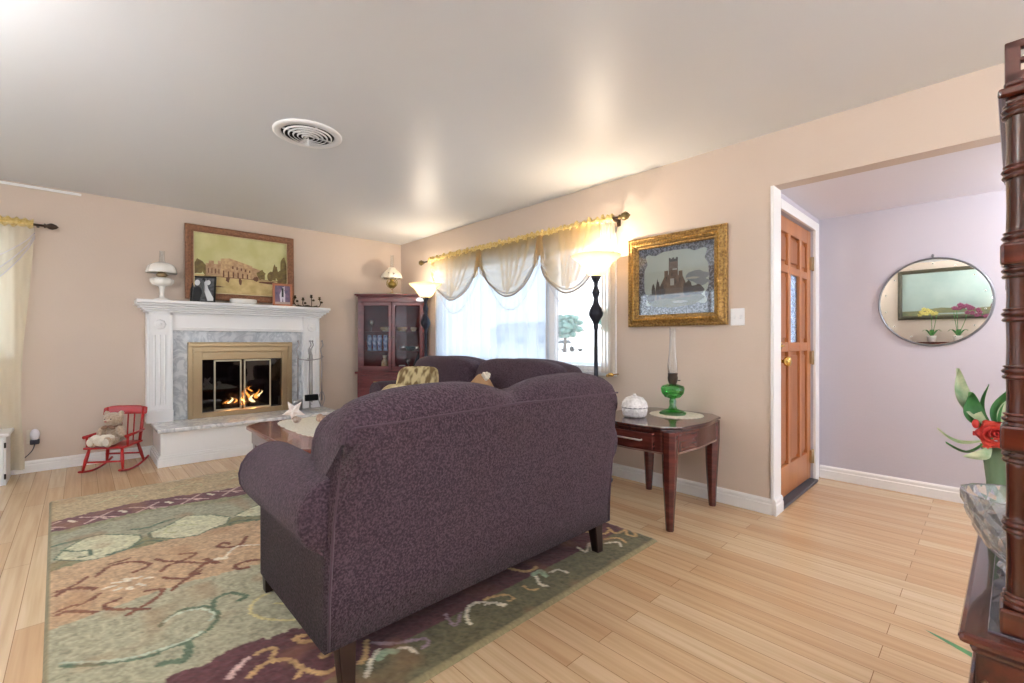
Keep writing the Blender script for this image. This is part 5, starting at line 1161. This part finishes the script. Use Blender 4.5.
# vase of silk flowers
vs_ = thing('green_vase', 'tall fluted green glass vase on the etagere behind the crystal bowl', 'vase', (5.617, 1.43, ET+.0015))
MB().lathe([(0, 0), (.026, 0), (.028, .01), (.026, .05), (.030, .12), (.036, .185), (.039, .20), (.036, .20), (.032, .18), (.026, .1), (.022, .02), (0, .015)], n=48, flute=.03, fn=16).build('vase_body', M_vase, vs_)
fl = thing('silk_flower_bouquet', 'silk bouquet with red rose and variegated leaves in the green vase', 'flowers', (5.605, 1.43, ET+.20))
def leaf(p0, p1, w_, m, name='leaf', curl=.02, side=None):
    p0 = Vector(p0); p1 = Vector(p1); d = p1-p0; sd = Vector(side) if side else Vector((.7, .7, 0)); sd = (sd-d*sd.dot(d)/d.length_squared).normalized(); up = d.cross(sd).normalized()
    return MB().grid(lambda u, v: tuple(p0+d*v+sd*((u-.5)*2*w_*math.sin(PI*min(1, .04+v*.96))**.8)+up*(curl*math.sin(PI*v)-abs(u-.5)*w_*.8)), 6, 12).build(name, m, fl)
# rose: nested petals
rm_ = MB(); rc = Vector((-.003, -.035, .025))
for ring, (n, r_, h_, tilt) in enumerate(((3, .008, .02, .1), (4, .016, .021, .3), (5, .026, .022, .65), (6, .034, .022, 1.0))):
    for i in range(n):
        a = 2*PI*i/n+ring*.7
        def pt(u, v):
            t_ = tilt*v; w2 = r_*1.15*math.sin(PI*min(1, .12+.8*v)); x = r_*.5+h_*math.sin(t_)*v; z = h_*v*math.cos(t_*.8)
            s_ = (u-.5)*2*w2; q = Vector((x-abs(u-.5)**2*.02, s_, z)); q = Matrix.Rotation(a, 3, 'Z') @ q
            q = Matrix.Rotation(R(-52), 3, 'Z').inverted() @ q if False else q
            q = Matrix.Rotation(R(62), 3, 'X') @ q
            return tuple(rc+q*.85)
        rm_.grid(pt, 5, 5)
rm_.build('red_rose', M_rose, fl, solid=.0012)
for p0, p1, w_, m in (((-.02, -.01, .04), (-.065, -.02, .165), .018, M_leafp), ((-.015, -.01, .03), (-.045, -.03, .115), .022, M_leaf), ((.0, -.02, .03), (.012, .02, .12), .012, M_leaf), ((-.01, 0, .04), (-.015, .03, .13), .005, M_leaf),
                      ((-.02, -.02, .01), (-.095, -.03, .028), .009, M_leafp), ((-.02, -.02, .005), (-.08, -.045, .0), .011, M_leaf), ((-.01, -.03, .0), (-.05, -.07, -.02), .012, M_leafp), ((0, -.02, .02), (.045, -.01, .07), .014, M_leafp), ((.01, -.03, 0), (.05, -.07, -.01), .012, M_leaf), ((.0, .0, .03), (.04, .03, .12), .014, M_leafp)):
    leaf(p0, p1, w_, m)
for a in ((-.01, 0), (.01, .008), (0, -.01)): MB().tube([(a[0]*.3+.01, a[1]*.3, -.16), (a[0]+.005, a[1], 0), (a[0]*1.5, a[1]-.01, .03)], .0022, 6).build('stem', M_leaf, fl)
MB().ell((-.034, -.035, .048), (.006, .006, .010)).build('rosebud', M_rose, fl)
# dried plumes behind, on the floor by the foyer wall
# potted spider plant on the floor behind the etagere
sp_ = thing('potted_spider_plant', 'potted plant behind the etagere with one long green blade reaching left', 'potted plant', (5.72, 1.85, 0))
MB().lathe([(0, 0), (.08, 0), (.11, .18), (.115, .2), (.10, .2), (.095, .17), (0, .17)], n=28).build('pot', mat('terracotta', '9a5a3c', .7), sp_)
for k, (a, L_, h_) in enumerate([(i*.63+.2, .16, .12) for i in range(9)]):
    MB().grid(lambda u, v: (L_*v*math.cos(a)-(u-.5)*.018*(1-v)*math.sin(a), L_*v*math.sin(a)+(u-.5)*.018*(1-v)*math.cos(a), .17+h_*math.sin(v*2.6)), 2, 10).build('leaf', M_leaf, sp_)
MB().tube([(-.02, 0, .16), (-.03, 0, .20)], .01).grid(lambda u, v: (.0-.25*v, -.20*v+(u-.5)*.030*math.sin(PI*min(1, .15+.85*v))**.7, .13+.20*v**.8), 4, 16).build('long_leaf', M_leaf, sp_)
# ================================================================== added bowl uplights, unseen behind the camera, to fill the room with light
for i, (x, y, lb_) in enumerate(((6.9, 1.1, 'added hanging bowl uplight for fill, unseen, nearer the window wall'), (6.3, -.8, 'added hanging bowl uplight for fill, unseen, nearer the painting wall'), (3.3, -1.05, 'added hanging bowl uplight for fill, unseen, by the added rear window'))):
    t = thing('added_uplight', lb_, 'added light', (x, y, 2.44), 0, 'added fill uplights')
    MB().lathe([(.06, 0), (.06, -.015), (.03, -.03), (0, -.03)], n=28).build('ceiling_rose', M_brass2, t)
    ch_ = MB()
    for k in range(3): a = 2*PI*k/3; ch_.tube([(.01*math.cos(a), .01*math.sin(a), -.02), (.235*math.cos(a), .235*math.sin(a), -.42)], .004, 6)
    ch_.build('hanging_rods', M_brass2, t)
    MB().lathe([(.24, -.42), (.235, -.46), (.19, -.52), (.10, -.56), (0, -.57), (0, -.56), (.10, -.55), (.18, -.51), (.225, -.455), (.232, -.42)], n=40).build('glass_bowl', mat('opal_glass', 'f4f0e8', .3), t)
    MB().ell((0, 0, -.47), (.03, .03, .04), 12, 8).build('bulb', mat('bulb_glow', 'ffffff', .5, emis='ffffff', es=8), t)
    light('added_uplight_fill', 'POINT', (x, y, 2.02), (52, 52, 32)[i], (.97, .98, 1), shadow_soft_size=.12)
t = thing('added_foyer_light', 'added round flush light for fill, unseen in the foyer', 'ceiling light', (6.4, 3.85, 2.10))  # added fixture, out of view, to brighten the foyer
MB().lathe([(.15, 0), (.15, -.02), (.135, -.03), (0, -.03)], n=36).build('ceiling_plate', M_brass2, t)
MB().lathe([(.13, -.03), (.12, -.06), (.07, -.085), (0, -.09)], n=36).build('glass_shade', mat('lit_opal_glass', 'fff6e6', .3, emis='fff0da', es=4), t)
light('added_foyer_fill', 'POINT', (6.4, 3.85, 1.97), 16, (.93, .96, 1.0), shadow_soft_size=.06)
